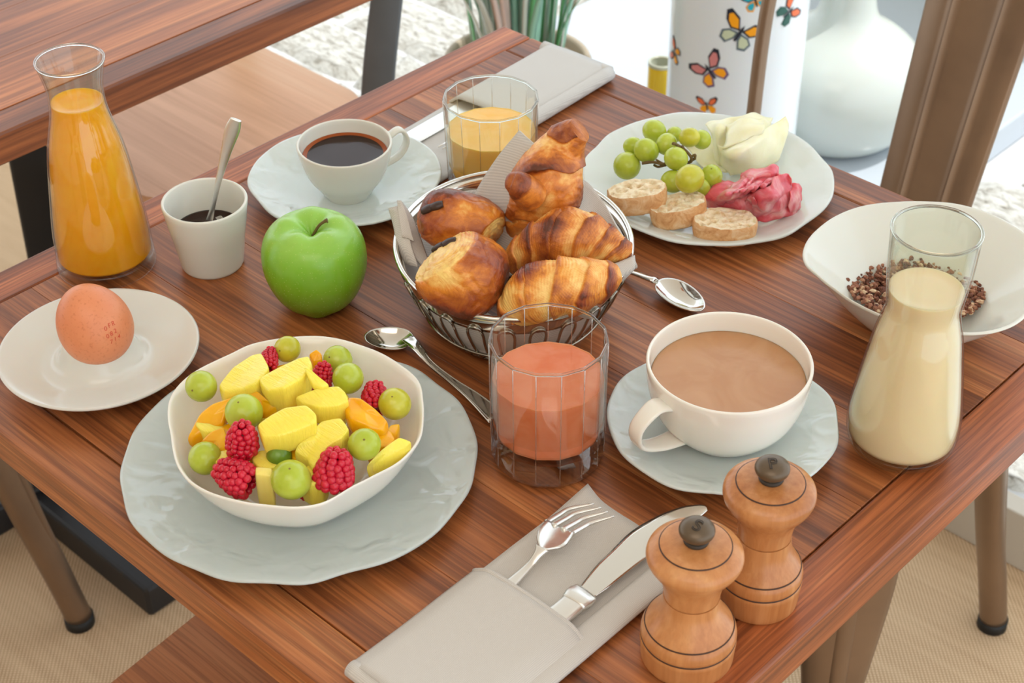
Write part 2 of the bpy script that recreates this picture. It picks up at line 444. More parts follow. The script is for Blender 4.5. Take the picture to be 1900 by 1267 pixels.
def single(name, verts, faces, mat, label, cat, group=None, **kw):
    """a thing that is one mesh, its origin at the middle of its foot"""
    A = np.array([tuple(v) for v in verts]); mn, mx = A.min(0), A.max(0)
    loc = ((mn[0] + mx[0]) / 2, (mn[1] + mx[1]) / 2, mn[2])
    return tag(mesh(name, verts, faces, mat, loc=loc, **kw), label, cat, group)
def lathe(prof, seg=96, c=(0, 0, 0), rf=None, zf=None, closed=False):
    """prof = [(r, z)]; rf(theta, s) scales the radius; returns verts, faces"""
    vs, fs = [], []
    n = len(prof)
    idx = []
    for i, (r, z) in enumerate(prof):
        if r < 1e-6:
            idx.append([len(vs)]); vs.append((c[0], c[1], c[2] + z)); continue
        row = []
        for k in range(seg):
            t = 2 * PI * k / seg
            rr = r * (rf(t, r) if rf else 1); zz = z + (zf(t, r) if zf else 0)
            row.append(len(vs)); vs.append((c[0] + rr * math.cos(t), c[1] + rr * math.sin(t), c[2] + zz))
        idx.append(row)
    rng = range(n if closed else n - 1)
    for i in rng:
        a, b = idx[i], idx[(i + 1) % n]
        if len(a) == 1 and len(b) == 1: continue
        for k in range(seg):
            k2 = (k + 1) % seg
            if len(a) == 1: fs.append((a[0], b[k2], b[k]))
            elif len(b) == 1: fs.append((a[k], a[k2], b[0]))
            else: fs.append((a[k], a[k2], b[k2], b[k]))
    return vs, fs
def cr(pts, n):
    """catmull-rom through pts (any dimension), n samples per span"""
    A = np.array([tuple(p) for p in pts], float)
    E_ = np.vstack([2 * A[0] - A[1], A, 2 * A[-1] - A[-2]])
    out = []
    for i in range(1, len(E_) - 2):
        p0, p1, p2, p3 = E_[i - 1:i + 3]
        for k in range(n):
            t = k / n
            out.append(0.5 * ((2 * p1) + (-p0 + p2) * t + (2 * p0 - 5 * p1 + 4 * p2 - p3) * t * t + (-p0 + 3 * p1 - 3 * p2 + p3) * t ** 3))
    out.append(A[-1])
    return np.array(out)
def smooth_prof(prof, n=4):
    return [(max(0.0, p[0]), p[1]) for p in cr(prof, n)]
def shell(outer, t, floor):
    """outer profile foot->rim, wall t, floor thickness -> closed profile with a rounded rim"""
    o = list(outer)
    inner = []
    for i, (r, z) in enumerate(o):
        if z > o[0][1] + floor: inner.append((r - t, z))
    z0 = o[0][1] + floor
    rr = np.interp(z0, [q[1] for q in o], [q[0] for q in o]) - t
    rim = o[-1]
    prof = [(0, o[0][1])] + [(o[0][0] * .96, o[0][1])] + o + [(rim[0] - t * .15, rim[1] + t * .35), (rim[0] - t * .5, rim[1] + t * .5), (rim[0] - t * .85, rim[1] + t * .35)]
    inner = [q for q in inner if q[0] > 0]
    prof += inner[::-1]
    prof += [(rr * .97, z0 + t * .1), (rr * .9, z0), (0, z0)]
    return prof
def rad(outer, z): return float(np.interp(z, [q[1] for q in outer], [q[0] for q in outer]))
def join(parts):
    vs, fs = [], []
    for v, f in parts:
        o = len(vs); vs += [tuple(x) for x in v]; fs += [tuple(i + o for i in q) for q in f]
    return vs, fs
def box(x0, x1, y0, y1, z0, z1, b=0.0):
    """bevelled box"""
    if b <= 0:
        v = [(x, y, z) for z in (z0, z1) for y in (y0, y1) for x in (x0, x1)]
        return v, [(0, 2, 3, 1), (4, 5, 7, 6), (0, 1, 5, 4), (2, 6, 7, 3), (0, 4, 6, 2), (1, 3, 7, 5)]
    rows = []
    for dz, ins in ((0, b), (b * .3, b * .3), (b, 0), (-b, 0), (-b * .3, b * .3), (0, b)):
        pass
    ring = lambda i, z: [(x0 + i, y0 + b, z), (x0 + b, y0 + i, z), (x1 - b, y0 + i, z), (x1 - i, y0 + b, z), (x1 - i, y1 - b, z), (x1 - b, y1 - i, z), (x0 + b, y1 - i, z), (x0 + i, y1 - b, z)]
    vs = []
    for z, i in ((z0, b * .98), (z0 + b * .35, b * .3), (z0 + b, 0), (z1 - b, 0), (z1 - b * .35, b * .3), (z1, b * .98)):
        vs += ring(i, z)
    fs = [tuple(range(7, -1, -1))]
    for k in range(5):
        for j in range(8):
            a = k * 8 + j; c = k * 8 + (j + 1) % 8
            fs.append((a, c, c + 8, a + 8))
    fs.append(tuple(range(40, 48)))
    return vs, fs
def sweep(pts, a, b=None, side=None, seg=12, power=2.0, n=6, cap=True, closed=False):
    """tube along pts with half width a (along side) and half thickness b"""
    b = a if b is None else b
    m = len(pts)
    a = [a] * m if isinstance(a, (int, float)) else list(a)
    b = [b] * m if isinstance(b, (int, float)) else list(b)
    if closed:
        pts = list(pts) + [pts[0]]; a.append(a[0]); b.append(b[0])
    Q = cr([(*tuple(p), x, y) for p, x, y in zip(pts, a, b)], n)
    C_, A_, B_ = Q[:, :3], Q[:, 3], Q[:, 4]
    T = np.gradient(C_, axis=0); T /= np.linalg.norm(T, axis=1)[:, None] + 1e-12
    if side is None:
        s0 = np.cross(T[0], [0, 0, 1.0])
        if np.linalg.norm(s0) < 0.05: s0 = np.cross(T[0], [1.0, 0, 0])
        S = [s0 / np.linalg.norm(s0)]
        for i in range(1, len(T)):
            s = S[-1] - T[i] * (S[-1] @ T[i]); S.append(s / np.linalg.norm(s))
        S = np.array(S)
    else:
        sd = np.array(side, float)
        sd = np.tile(sd, (len(T), 1)) if sd.ndim == 1 else cr(sd, n)
        S = sd - T * np.sum(sd * T, axis=1)[:, None]; S /= np.linalg.norm(S, axis=1)[:, None]
    N = np.cross(S, T)
    vs, fs = [], []
    L = len(C_)
    for i in range(L):
        for k in range(seg):
            t = 2 * PI * k / seg
            c, s = math.cos(t), math.sin(t)
            cc = math.copysign(abs(c) ** (2 / power), c); ss = math.copysign(abs(s) ** (2 / power), s)
            vs.append(tuple(C_[i] + S[i] * A_[i] * cc + N[i] * B_[i] * ss))
    for i in range(L - 1):
        for k in range(seg):
            k2 = (k + 1) % seg
            fs.append((i * seg + k, i * seg + k2, (i + 1) * seg + k2, (i + 1) * seg + k))
    if cap and not closed:
        fs.append(tuple(range(seg - 1, -1, -1))); fs.append(tuple((L - 1) * seg + k for k in range(seg)))
    return vs, fs
def sheet(ctrl, th, n=6, rip=0.0, ripf=40.0, seed=0.0, m=None):
    """a cloth-like sheet through a grid of control points, with thickness th (towards its own normal)"""
    m = m or n
    rows = [cr(r, n) for r in ctrl]
    cols = np.array([cr([rows[i][j] for i in range(len(rows))], m) for j in range(len(rows[0]))])  # [j][i]
    A = np.transpose(cols, (1, 0, 2))
    h, w_ = A.shape[:2]
    du = np.gradient(A, axis=1); dv = np.gradient(A, axis=0)
    N = np.cross(du, dv); N /= np.linalg.norm(N, axis=2)[:, :, None] + 1e-12
    if rip:
        for i in range(h):
            for j in range(w_):
                A[i, j] += N[i, j] * rip * noise.noise(Vector(A[i, j] * ripf) + Vector((seed, 0, 0)))
        du = np.gradient(A, axis=1); dv = np.gradient(A, axis=0)
        N = np.cross(du, dv); N /= np.linalg.norm(N, axis=2)[:, :, None] + 1e-12
    vs = [tuple(A[i, j] + N[i, j] * th / 2) for i in range(h) for j in range(w_)] + [tuple(A[i, j] - N[i, j] * th / 2) for i in range(h) for j in range(w_)]
    o = h * w_; fs = []
    for i in range(h - 1):
        for j in range(w_ - 1):
            a = i * w_ + j
            fs.append((a, a + 1, a + w_ + 1, a + w_)); fs.append((o + a, o + a + w_, o + a + w_ + 1, o + a + 1))
    edge = [(0, j) for j in range(w_)] + [(i, w_ - 1) for i in range(1, h)] + [(h - 1, j) for j in range(w_ - 2, -1, -1)] + [(i, 0) for i in range(h - 2, 0, -1)]
    for k in range(len(edge)):
        a = edge[k][0] * w_ + edge[k][1]; b2 = edge[(k + 1) % len(edge)]; b2 = b2[0] * w_ + b2[1]
        fs.append((b2, a, o + a, o + b2))
    return vs, fs
def fan_poly(pts):
    return list(range(len(pts)))
def chunk(top, drop, shrink=0.9, rnd=0.0016, lean=(0, 0), seed=0, corner=0.08):
    """a cut piece of fruit: its upper face polygon (world points) extruded down by drop, rounded and subdivided"""
    T0 = [Vector(p) for p in top]; T = []
    for i, p in enumerate(T0):
        a, b_ = T0[i - 1], T0[(i + 1) % len(T0)]
        T += [p + (a - p) * corner, p + (b_ - p) * corner]
    c = sum(T, Vector()) / len(T)
    n = len(T)
    vs = []
    def ring(k, dz):
        return [c + (p - c) * k + Vector((lean[0] * -dz, lean[1] * -dz, dz)) for p in T]
    sz = sum((p - c).length for p in T) / n
    e = min(0.25, rnd / sz)
    for k, dz in ((1 - 3.2 * e, 0.0), (1 - e, -rnd * .25), (1, -rnd * 1.2), (shrink + .02, -drop + rnd * 1.2), (shrink - e, -drop + rnd * .2), (shrink - 3.2 * e, -drop)):
        vs += ring(k, dz)
    vs.append(c + Vector((0, 0, 0.0006))); vs.append(c + Vector((lean[0] * drop, lean[1] * drop, -drop)))
    fs = []
    for k in range(5):
        for j in range(n):
            a = k * n + j; b2 = k * n + (j + 1) % n
            fs.append((b2, a, a + n, b2 + n))
    for j in range(n):
        fs.append((j, (j + 1) % n, 6 * n)); fs.append((5 * n + (j + 1) % n, 5 * n + j, 6 * n + 1))
    return [tuple(v) for v in vs], fs
def subsurf(o, lv=2):
    m = o.modifiers.new('sub', 'SUBSURF'); m.levels = lv; m.render_levels = lv; return o
def blob(c, r, seg=32, ring=20, fn=None):
    """ellipsoid as a lathe"""
    rx = r if isinstance(r, (int, float)) else r[0]; rz = r if isinstance(r, (int, float)) else r[1]
    prof = [(0 if k in (0, ring) else rx * math.sin(PI * k / ring), -rz * math.cos(PI * k / ring)) for k in range(ring + 1)]
    return lathe(prof, seg, c)
def xf(vf, mat):
    return [tuple(mat @ Vector(v)) for v in vf[0]], vf[1]
def orient(direction, at, roll=0):
    q = Vector(direction).normalized().to_track_quat('Z', 'Y')
    return Matrix.Translation(Vector(at)) @ q.to_matrix().to_4x4() @ Matrix.Rotation(roll, 4, 'Z')
def ptop(px, py, tz):
    return P(px, py, tz)

# ================================================================== STRUCTURE
def struct(name, vf, mat, loc=(0, 0, 0), smooth=False):
    o = mesh(name, vf[0], vf[1], mat, loc=loc, smooth=smooth); o['kind'] = 'structure'; return o
struct('floor', box(-3.2, 3.2, -3.2, 0.436, -0.05, 0), M['carpet'])
struct('wall_back', box(-3.2, 3.2, -3.3, -3.2, 0, 2.7), M['wall_cream'])
struct('ceiling', box(-3.2, 3.2, -3.3, 1.35, 2.7, 2.8), M['ceiling'])  # unseen; carried out past the threshold to keep sun off the table
ter = struct('terrace_ground', box(-3.2, 3.2, 0.437, 4.0, -0.05, 0.068), M['mortar'])
struct('trim_1', box(-3.2, 3.2, 0.425, 0.455, 0.0, 0.086, 0.002), M['threshold'], smooth=False)
# paving stones of the terrace, one by one
def paving():
    y = 0.47; k = 0
    protos = []
    for q in range(10):
        n = 9; L, Wd = 0.30, 0.20
        v, f = [], []
        gx, gy = 12, 9
        hs = R.uniform(0, 50)
        for i in range(gy + 1):
            for j in range(gx + 1):
                u, vv = j / gx, i / gy
                e = min(u, 1 - u, vv, 1 - vv)
                X = (u - .5); Y = (vv - .5)
                if e == 0:
                    X *= 0.985; Y *= 0.98
                zz = 0.018 + 0.010 * noise.fractal(Vector((X * 5, Y * 3.6, hs)), 1.0, 2.2, 4) if e > 0 else 0.0
                X += 0.03 * noise.noise(Vector((u * 3, vv * 3, hs + 9))) * (1 if e > 0 else .6); Y += 0.04 * noise.noise(Vector((u * 3, vv * 3, hs + 29)))
                v.append((X, Y, zz))
        for i in range(gy):
            for j in range(gx):
                a = i * (gx + 1) + j; f.append((a, a + 1, a + gx + 2, a + gx + 1))
        me = bpy.data.meshes.new('paving_stone'); me.from_pydata(v, [], f); me.update(); me.materials.append(M['stone'])
        me.polygons.foreach_set('use_smooth', [True] * len(me.polygons)); protos.append(me)
    while y < 2.9:
        h = R.uniform(0.14, 0.24)
        x = -2.9 + R.uniform(0, .1)
        while x < 0.9:
            L = R.uniform(0.2, 0.42)
            if y + h > 0.49 and x < -.83 < x + L: L = -.83 - x
            if L < .05: x = 0.005; continue
            if not (x + L > -0.829 and x < 0.0 and y + h > 0.49):
                o = bpy.data.objects.new('paving_stone', protos[k % 10]); COL.objects.link(o)
                o.location = (x + L / 2, y + h / 2, 0.066); o.scale = (L * .97, h * .95, 1); o.parent = ter; k += 1
            x += L
        y += h
paving()

# ================================================================== TABLES
def table(x0, y0, label, mats, seams=8, field='x', grp=None):
    """0.70 m square top: four rails and a field of boards, on a cast iron cross foot"""
    t = empty('table', (x0 + .35, y0 + .35, 0), label, 'table')
    rw, gap, z0, z1, b = 0.0375, 0.0006, 0.718, 0.75, 0.0022
    x1, y1 = x0 + .7, y0 + .7
    mx, my = mats
    for q in ((x0, x0 + rw, y0, y1, my), (x1 - rw, x1, y0, y1, my), (x0 + rw + gap, x1 - rw - gap, y0, y0 + rw, mx), (x0 + rw + gap, x1 - rw - gap, y1 - rw, y1, mx)):
        v, f = box(q[0], q[1], q[2], q[3], z0, z1, b)
        mesh('edge_rail', v, f, q[4], t, smooth=False)
    if field == 'x':
        ys = y0 + rw + gap; ye = y1 - rw - gap; st = (ye - ys) / seams
        for k in range(seams):
            v, f = box(x0 + rw + gap, x1 - rw - gap, ys + k * st, ys + (k + 1) * st - 0.0001, z0, z1 - 0.0001, 0.0004)
            mesh('board', v, f, mx, t, smooth=False)
    else:
        xs = x0 + rw + gap; xe = x1 - rw - gap; st = (xe - xs) / seams
        for k in range(seams):
            v, f = box(xs + k * st, xs + (k + 1) * st - 0.0001, y0 + rw + gap, y1 - rw - gap, z0, z1 - 0.0001, 0.0004)
            mesh('board', v, f, my, t, smooth=False)
    cx, cy = x0 + .35, y0 + .35
    v, f = lathe(smooth_prof([(0.028, 0.045), (0.042, 0.046), (0.043, 0.055), (0.034, 0.06), (0.031, 0.1), (0.021, 0.2), (0.020, 0.3), (0.020, 0.69), (0.020, 0.7)], 2), 32, (cx, cy, 0))
    mesh('column', v, f, M['black_iron'], t)
    v, f = box(cx - .17, cx + .17, cy - .17, cy + .17, 0.700, 0.7185, 0.003); mesh('mounting_plate', v, f, M['black_iron'], t, smooth=False)
    for (ax, ay) in ((.285, .026), (.026, .285)):
        v, f = box(cx - ax, cx + ax, cy - ay, cy + ay, 0.0 if ax > .1 else 0.0006, 0.047 if ax > .1 else 0.0464, 0.005)
        mesh('cross_foot', v, f, M['black_iron'], t, smooth=False)
    return t
table(0, -0.7, 'square walnut-coloured wooden table laid with the breakfast', (M['wood_x'], M['wood_y']))
table(-0.888, -0.7, 'empty wooden neighbouring table behind the orange juice carafe', (M['wood_left'], M['wood_left']), 7, 'y')

# ================================================================== CHAIRS
def tolix(loc, rz, label, wood_seat=False, back=True):
    t = empty('metal_chair', loc, label, 'chair', rz=rz)
    Wm = parent_world(t)
    def L(*p): return Wm @ Vector(p)
    B = M['bronze']
    # seat: rounded trapezoid pan with an apron
    out = []
    for (x, y) in ((-.185, .175), (.185, .175), (.15, -.18), (-.15, -.18)):
        out.append((x, y))
    ring = []
    for i, (x, y) in enumerate(out):
        px, py = out[i - 1]; nx, ny = out[(i + 1) % 4]
        for s in (0.10, 0.03, 0.0):
            ring.append((x + (px - x) * s * 1.0 * (1 if s else .03) + (nx - x) * .0, y + (py - y) * s)) if s else ring.append((x * .985, y * .985))
        for s in (0.03, 0.10):
            ring.append((x + (nx - x) * s, y + (ny - y) * s))
    n = len(ring); vs = []; fs = []
    for k, z in ((.88, .447), (.955, .45), (1.0, .444), (1.02, .41), (1.015, .395), (.99, .395), (.985, .43), (.93, .44)):
        vs += [L(x * k, y * k, z) for x, y in ring]
    for a in range(7):
        for j in range(n):
            p = a * n + j; q = a * n + (j + 1) % n; fs.append((q, p, p + n, q + n))
    fs.append(tuple(range(n)))
    mesh('seat', vs, fs, B, t, flat_angle=50)
    if wood_seat:
        vs = []; fs = []
        for k, z in ((.2, .451), (.985, .451), (1.0, .455), (.99, .460), (.2, .461)):
            vs += [L(x * k, y * k, z) for x, y in ring]
        for a in range(4):
            for j in range(n):
                p = a * n + j; q = a * n + (j + 1) % n; fs.append((p, q, q + n, p + n))
        fs.append(tuple(range(n - 1, -1, -1))); fs.append(tuple(range(4 * n, 5 * n)))
        mesh('seat_board', vs, fs, M['seat_wood'], t, smooth=False)
    for sx in (-1, 1):
        for (fx, fy, tx, ty, wt) in ((.205, .205, .172, .150, .046), (.172, -.232, .140, -.150, .030)):
            pts = [L(sx * tx, ty, .425), L(sx * (tx * .85 + fx * .15), ty * .85 + fy * .15, .36), L(sx * (tx + fx) / 2, (ty + fy) / 2, .2), L(sx * (tx * .2 + fx * .8), ty * .2 + fy * .8, .09), L(sx * fx, fy, 0.012)]
            dirv = (Wm.to_3x3() @ Vector((sx * .7, .7 * (1 if fy > 0 else -1) * -1, 0)))
            leg = mesh('leg', *sweep(pts, [wt, wt, .026, .018, .0165], [.02, .018, .016, .0165, .0165], side=dirv, seg=20, n=6), B, t)
            rp = [p + (Wm.to_3x3() @ Vector((sx * .009, .009 * (1 if fy > 0 else -1), 0))) for p in pts[:4]]
            mesh('pressed_rib', *sweep(rp, [.012, .012, .008, .003], [.006, .007, .006, .003], side=dirv, seg=12, n=6), B, leg)
            mesh('rubber_foot', *sweep([L(sx * fx, fy, 0.0), L(sx * fx, fy, 0.014)], [.018, .018], seg=18, n=2), M['black_rubber'], leg)
    if back:
        pts = [(-.135, -.165, .43), (-.206, -.18, .49), (-.224, -.203, .58), (-.238, -.234, .70), (-.232, -.262, .80), (-.1, -.277, .865), (0, -.28, .872), (.1, -.277, .865), (.232, -.262, .80), (.238, -.234, .70), (.224, -.203, .58), (.206, -.18, .49), (.135, -.165, .43)]
        mesh('back_frame', *sweep([L(*p) for p in pts], .0082, seg=16, n=6), B, t)
        # back splat with two pressed ridges
        vs, fs = [], []
        xs = [-.5, -.47, -.30, -.255, -.22, -.185, -.14, .14, .185, .22, .255, .30, .47, .5]
        ds = [-.004, 0, 0, .001, .0045, .001, 0, 0, .001, .0045, .001, 0, 0, -.004]
        K = 14
        for side in (0, 1):
            for i in range(K + 1):
                u = i / K; z = .43 + u * .42; y = -.172 - .105 * u; wd = .098 + .03 * u
                for x, d in zip(xs, ds):
                    vs.append(L(x * wd, y + d + (0.0 if side == 0 else -.0022), z))
        m_ = len(xs); o = (K + 1) * m_
        for i in range(K):
            for j in range(m_ - 1):
                a = i * m_ + j
                fs.append((a + 1, a, a + m_, a + m_ + 1)); fs.append((o + a, o + a + 1, o + a + m_ + 1, o + a + m_))
            a = i * m_; fs.append((a, o + a, o + a + m_, a + m_)); a += m_ - 1; fs.append((o + a, a, a + m_, o + a + m_))
        mesh('back_splat', vs, fs, B, t, flat_angle=60)
    return t
tolix((.338, .086, 0), PI, 'bronze metal chair with a ribbed back slat beyond the cheese and ham plate')
tolix((.352, -.73, 0), 0, 'metal chair with a brown wooden seat showing under the near table edge', True)
tolix((-.515, -.645, 0), 0, 'bronze metal chair with splayed leg beside the black cross foot')

def grey_chair():
    t = empty('cafe_chair', (-.57, -.01, 0), 'grey metal chair with pale wooden seat tucked between the two tables', 'chair')
    x0, x1, y0, y1 = -.745, -.392, -.185, .163
    n = 8; ring = []
    for (cx, cy, a0) in ((x1 - .045, y1 - .04, 0), (x0 + .045, y1 - .04, 90), (x0 + .045, y0 + .04, 180), (x1 - .045, y0 + .04, 270)):
        for k in range(n + 1):
            a = math.radians(a0 + 90 * k / n); ring.append((cx + .045 * math.cos(a), cy + .04 * math.sin(a)))
    m_ = len(ring); mx, my = (x0 + x1) / 2, (y0 + y1) / 2; vs = []; fs = []
    for k, z in ((.985, .437), (1, .441), (1, .447), (.99, .45)):
        vs += [(mx + (x - mx) * k, my + (y - my) * k, z) for x, y in ring]
    for a in range(3):
        for j in range(m_):
            p = a * m_ + j; q = a * m_ + (j + 1) % m_; fs.append((p, q, q + m_, p + m_))
    fs.append(tuple(range(m_ - 1, -1, -1))); fs.append(tuple(range(3 * m_, 4 * m_)))
    mesh('seat', vs, fs, M['pale_wood'], t, flat_angle=40)
    g = M['grey_metal']
    for q in ((x0 + .03, x0 + .05, y0 + .03, y1 - .03), (x1 - .05, x1 - .03, y0 + .03, y1 - .03), (x0 + .03, x1 - .03, y0 + .03, y0 + .05), (x0 + .03, x1 - .03, y1 - .05, y1 - .03)):
        mesh('seat_rail', *box(*q, .405, .437, .001), g, t, smooth=False)
    leg_shade = M['black_iron']  # front legs coloured black for the shade under the table
    for (x, y, mm) in ((x0 + .033, y0 + .03, leg_shade), (x1 - .035, y0 + .03, leg_shade)):
        mesh('leg', *sweep([(x, y, .436), (x - .0, y - .01, .2), (x - .0, y - .02, 0.0)], [.035, .031, .026], [.008] * 3, side=(CX[0], CX[1], 0), seg=12, power=6, n=3), mm, t)
    for x in (x0 + .04, x1 - .012):
        mesh('back_post', *sweep([(x, y1 + .02, 0), (x, y1 + .008, .3), (x, y1 + .018, .45), (x + .004, y1 + .05, .62), (x + .006, y1 + .10, .84)], [.020, .021, .0215, .020, .017], .0085, side=(CX[0], CX[1], 0), seg=12, power=6, n=5), g, t)
    mesh('back_rail', *box(x0 + .04, x1 - .004, y1 + .085, y1 + .097, .74, .83, .004), g, t, smooth=False)
grey_chair()

# ================================================================== TERRACE OBJECTS
single('display_plinth', *box(-.82, -.005, .50, 1.62, .068, .125, .004), M['white_gloss'], 'low glossy white plinth under the vases by the window', 'plinth', smooth=False)
single('screen_panel', *box(-.80, .0, 1.52, 1.56, .126, 1.1, .004), M['panel_grey'], 'pale sage screen panel standing behind the white vase', 'panel', smooth=False)
PZ = .1255
# plant pot
pc = G(960, 112, .27)
pr_ = size_at(276, pc) / 2
pot = empty('plant_pot', (pc.x, pc.y, .1255), 'taupe round pot of striped grass beyond the far table corner', 'plant')
zt = .27 - .125
prof = smooth_prof([(pr_ * .62, 0), (pr_ * .66, .004), (pr_ * .86, zt * .4), (pr_ * .97, zt * .9), (pr_, zt)], 4)
v, f = lathe(shell(prof, .012, .02), 64, (pc.x, pc.y, .125)); mesh('pot', v, f, M['taupe'], pot)
v, f = lathe([(pr_ * .93, zt - .012), (pr_ * .5, zt - .008), (0, zt - .006)], 48, (pc.x, pc.y, .125)); mesh('soil', v, f, M['taupe'], pot)
gm = [leaf_mat('grass_green', (112, 190, 128)), leaf_mat('grass_mint', (160, 214, 190)), leaf_mat('grass_mint', (170, 216, 200)), leaf_mat('grass_white', (226, 232, 222)), leaf_mat('grass_white', (226, 232, 222)), leaf_mat('grass_pink', (226, 200, 188)), leaf_mat('grass_dark', (84, 160, 98))]
for k in range(120):
    a = R.uniform(0, 2 * PI); rr = .072 * math.sqrt(R.random())
    b0 = Vector((pc.x + rr * math.cos(a), pc.y + rr * math.sin(a), .262))
    out = (.012 + .9 * rr) * R.uniform(.5, 1.8) + (R.random() < .16) * R.uniform(.03, .06)
    h = R.uniform(.28, .5)
    d = Vector((math.cos(a), math.sin(a), 0))
    pts = [b0, b0 + d * out * .3 + Vector((0, 0, h * .4)), b0 + d * out * 1.1 + Vector((0, 0, h * .8)), b0 + d * out * 2.4 + Vector((0, 0, h))]
    mesh('leaf', *sweep(pts, [.0042, .0056, .004, .0005], .0006, side=(-d.y + .5 * R.uniform(-1, 1), d.x + .5 * R.uniform(-1, 1), 0), seg=4, n=3), R.choice(gm), pot)

# yellow holder
yb = G(1219, 262, PZ)
ym = meas(yb, [(262, 48), (180, 48), (128, 48), (116, 48)])
yc = empty('candle_holder', yb, 'small yellow glazed cylinder beside the butterfly vase', 'candle holder')
v, f = lathe(shell([(ym[0][0], 0), (ym[1][0], ym[1][1]), (ym[2][0], ym[2][1]), (ym[3][0], ym[3][1])], .003, .01), 48, yb); mesh('body', v, f, M['yellow'], yc)
v, f = lathe([(ym[3][0] - .0034, ym[3][1] - .0), (ym[3][0] - .0034, ym[3][1] - .03), (.003, ym[3][1] - .035), (.0, ym[3][1] - .035)], 32, yb); mesh('lining', v, f, M['yellow_in'], yc)
v, f = lathe([(ym[3][0] + .0004, ym[3][1] - .003), (ym[3][0] + .0004, ym[3][1] + .0018), (ym[3][0] - .0015, ym[3][1] + .003), (ym[3][0] - .004, ym[3][1] + .001)], 48, yb); mesh('rim', v, f, M['yellow_in'], yc)

# butterfly vase
vb = G(1345, 345, PZ)
vr = size_at(252, P2(vb, 1345, 60)) / 2
vase = empty('butterfly_vase', vb, 'tall white cylinder vase printed with colourful butterflies', 'vase')
v, f = lathe(shell(smooth_prof([(vr * .94, 0), (vr * .985, .004), (vr, .015), (vr, .25), (vr, .46), (vr * .985, .48)], 3), .005, .01), 96, vb); mesh('body', v, f, M['vase_white'], vase)
bm_ = {k: plain('print_' + k, c, 0.25) for k, c in dict(orange=(244, 164, 30), red=(226, 110, 66), black=(40, 46, 60), violet=(112, 92, 128), cyan=(40, 168, 190), green=(44, 92, 84), pink=(206, 130, 130), cream=(196, 206, 176), slate=(96, 112, 124)).items()}
def on_vase(px, py):
    """where the ray meets the vase"""
    d = CF + CX * (px - 950) / FPX - CY * (py - 633.5) / FPX
    ox, oy = CAM[0] - vb.x, CAM[1] - vb.y
    rr = vr + .0006
    A = d[0] ** 2 + d[1] ** 2; B = 2 * (ox * d[0] + oy * d[1]); Cc = ox * ox + oy * oy - rr * rr
    D = B * B - 4 * A * Cc
    t = (-B - math.sqrt(max(D, 0))) / (2 * A)
    q = CAM + d * t
    return math.atan2(q[1] - vb.y, q[0] - vb.x), q[2]
def vshape(s0, z0, pts, mat, parent, lift=0.0):
    """flat printed shape: pts in metres (s along the glaze, z up) about angle s0, height z0"""
    poly = []
    for i in range(len(pts)):
        a, b2 = pts[i], pts[(i + 1) % len(pts)]
        for k in range(3): poly.append((a[0] + (b2[0] - a[0]) * k / 3, a[1] + (b2[1] - a[1]) * k / 3))
    cx_ = sum(p[0] for p in poly) / len(poly); cz_ = sum(p[1] for p in poly) / len(poly)
    rr = vr + .0005 + lift
    def W_(s, z): a = s0 + s / vr; return (vb.x + rr * math.cos(a), vb.y + rr * math.sin(a), z0 + z)
    vs = [W_(cx_, cz_)] + [W_((p[0] + cx_) / 2, (p[1] + cz_) / 2) for p in poly] + [W_(*p) for p in poly]
    n = len(poly); fs = []
    for k in range(n):
        k2 = (k + 1) % n
        fs.append((0, 1 + k, 1 + k2)); fs.append((1 + k, 1 + n + k, 1 + n + k2, 1 + k2))
    return mesh('wing', vs, fs, mat, parent, smooth=False)
def butterfly(px, py, s, rot, c1, c2, c3):
    s0, z0 = on_vase(px, py)
    cr_, sr = math.cos(rot), math.sin(rot)
    def T(pts, k=1.0, cx0=0, cy0=0): return [((cx0 + (x - cx0) * k) * s * cr_ - (cy0 + (y - cy0) * k) * s * sr, (cx0 + (x - cx0) * k) * s * sr + (cy0 + (y - cy0) * k) * s * cr_) for x, y in pts]
    b_ = vshape(s0, z0, T([(-.05, -.4), (.05, -.4), (.07, .2), (0, .42), (-.07, .2)]), bm_['black'], vase, .0012); b_.name = 'butterfly'
    for sx in (-1, 1):
        up = [(sx * .04, .1), (sx * .35, .62), (sx * .85, .8), (sx * 1.0, .62), (sx * .8, .25), (sx * .45, .0)]
        lo = [(sx * .04, .02), (sx * .45, -.02), (sx * .7, -.25), (sx * .62, -.6), (sx * .3, -.7), (sx * .06, -.3)]
        for pl, ca, cb, q, r_ in ((up, bm_['black'], c1, sx * .45, .35), (lo, c3, c2, sx * .4, -.3)):
            w1 = vshape(s0, z0, T(pl), ca, b_, 0.0)
            w2 = vshape(s0, z0, T(pl, .7, q * .9, r_ * .9), cb, b_, .0006)
    return b_
butterfly(1372, 62, .034, -.5, bm_['orange'], bm_['cream'], bm_['slate'])
butterfly(1318, 132, .032, .75, bm_['pink'], bm_['orange'], bm_['violet'])
butterfly(1252, 98, .022, 1.3, bm_['red'], bm_['orange'], bm_['slate'])
butterfly(1402, 2, .022, .3, bm_['cyan'], bm_['cyan'], bm_['orange'])
butterfly(1463, 22, .026, -1.0, bm_['red'], bm_['green'], bm_['green'])
butterfly(1312, 196, .018, 0.2, bm_['red'], bm_['orange'], bm_['orange'])

# white bottle lamp / vase with bell body
lb = G(1545, 240, PZ)
lm = meas(lb, [(240, 200), (232, 236), (215, 270), (185, 300), (150, 316), (115, 306), (85, 272), (62, 216), (45, 160), (28, 122), (5, 104), (-40, 92), (-110, 84)])
v, f = lathe(shell(smooth_prof(lm, 3), .004, .01), 96, lb)
single('bottle_vase', v, f, M['lamp_white'], 'large white bell-shaped bottle vase with a narrow neck', 'vase')

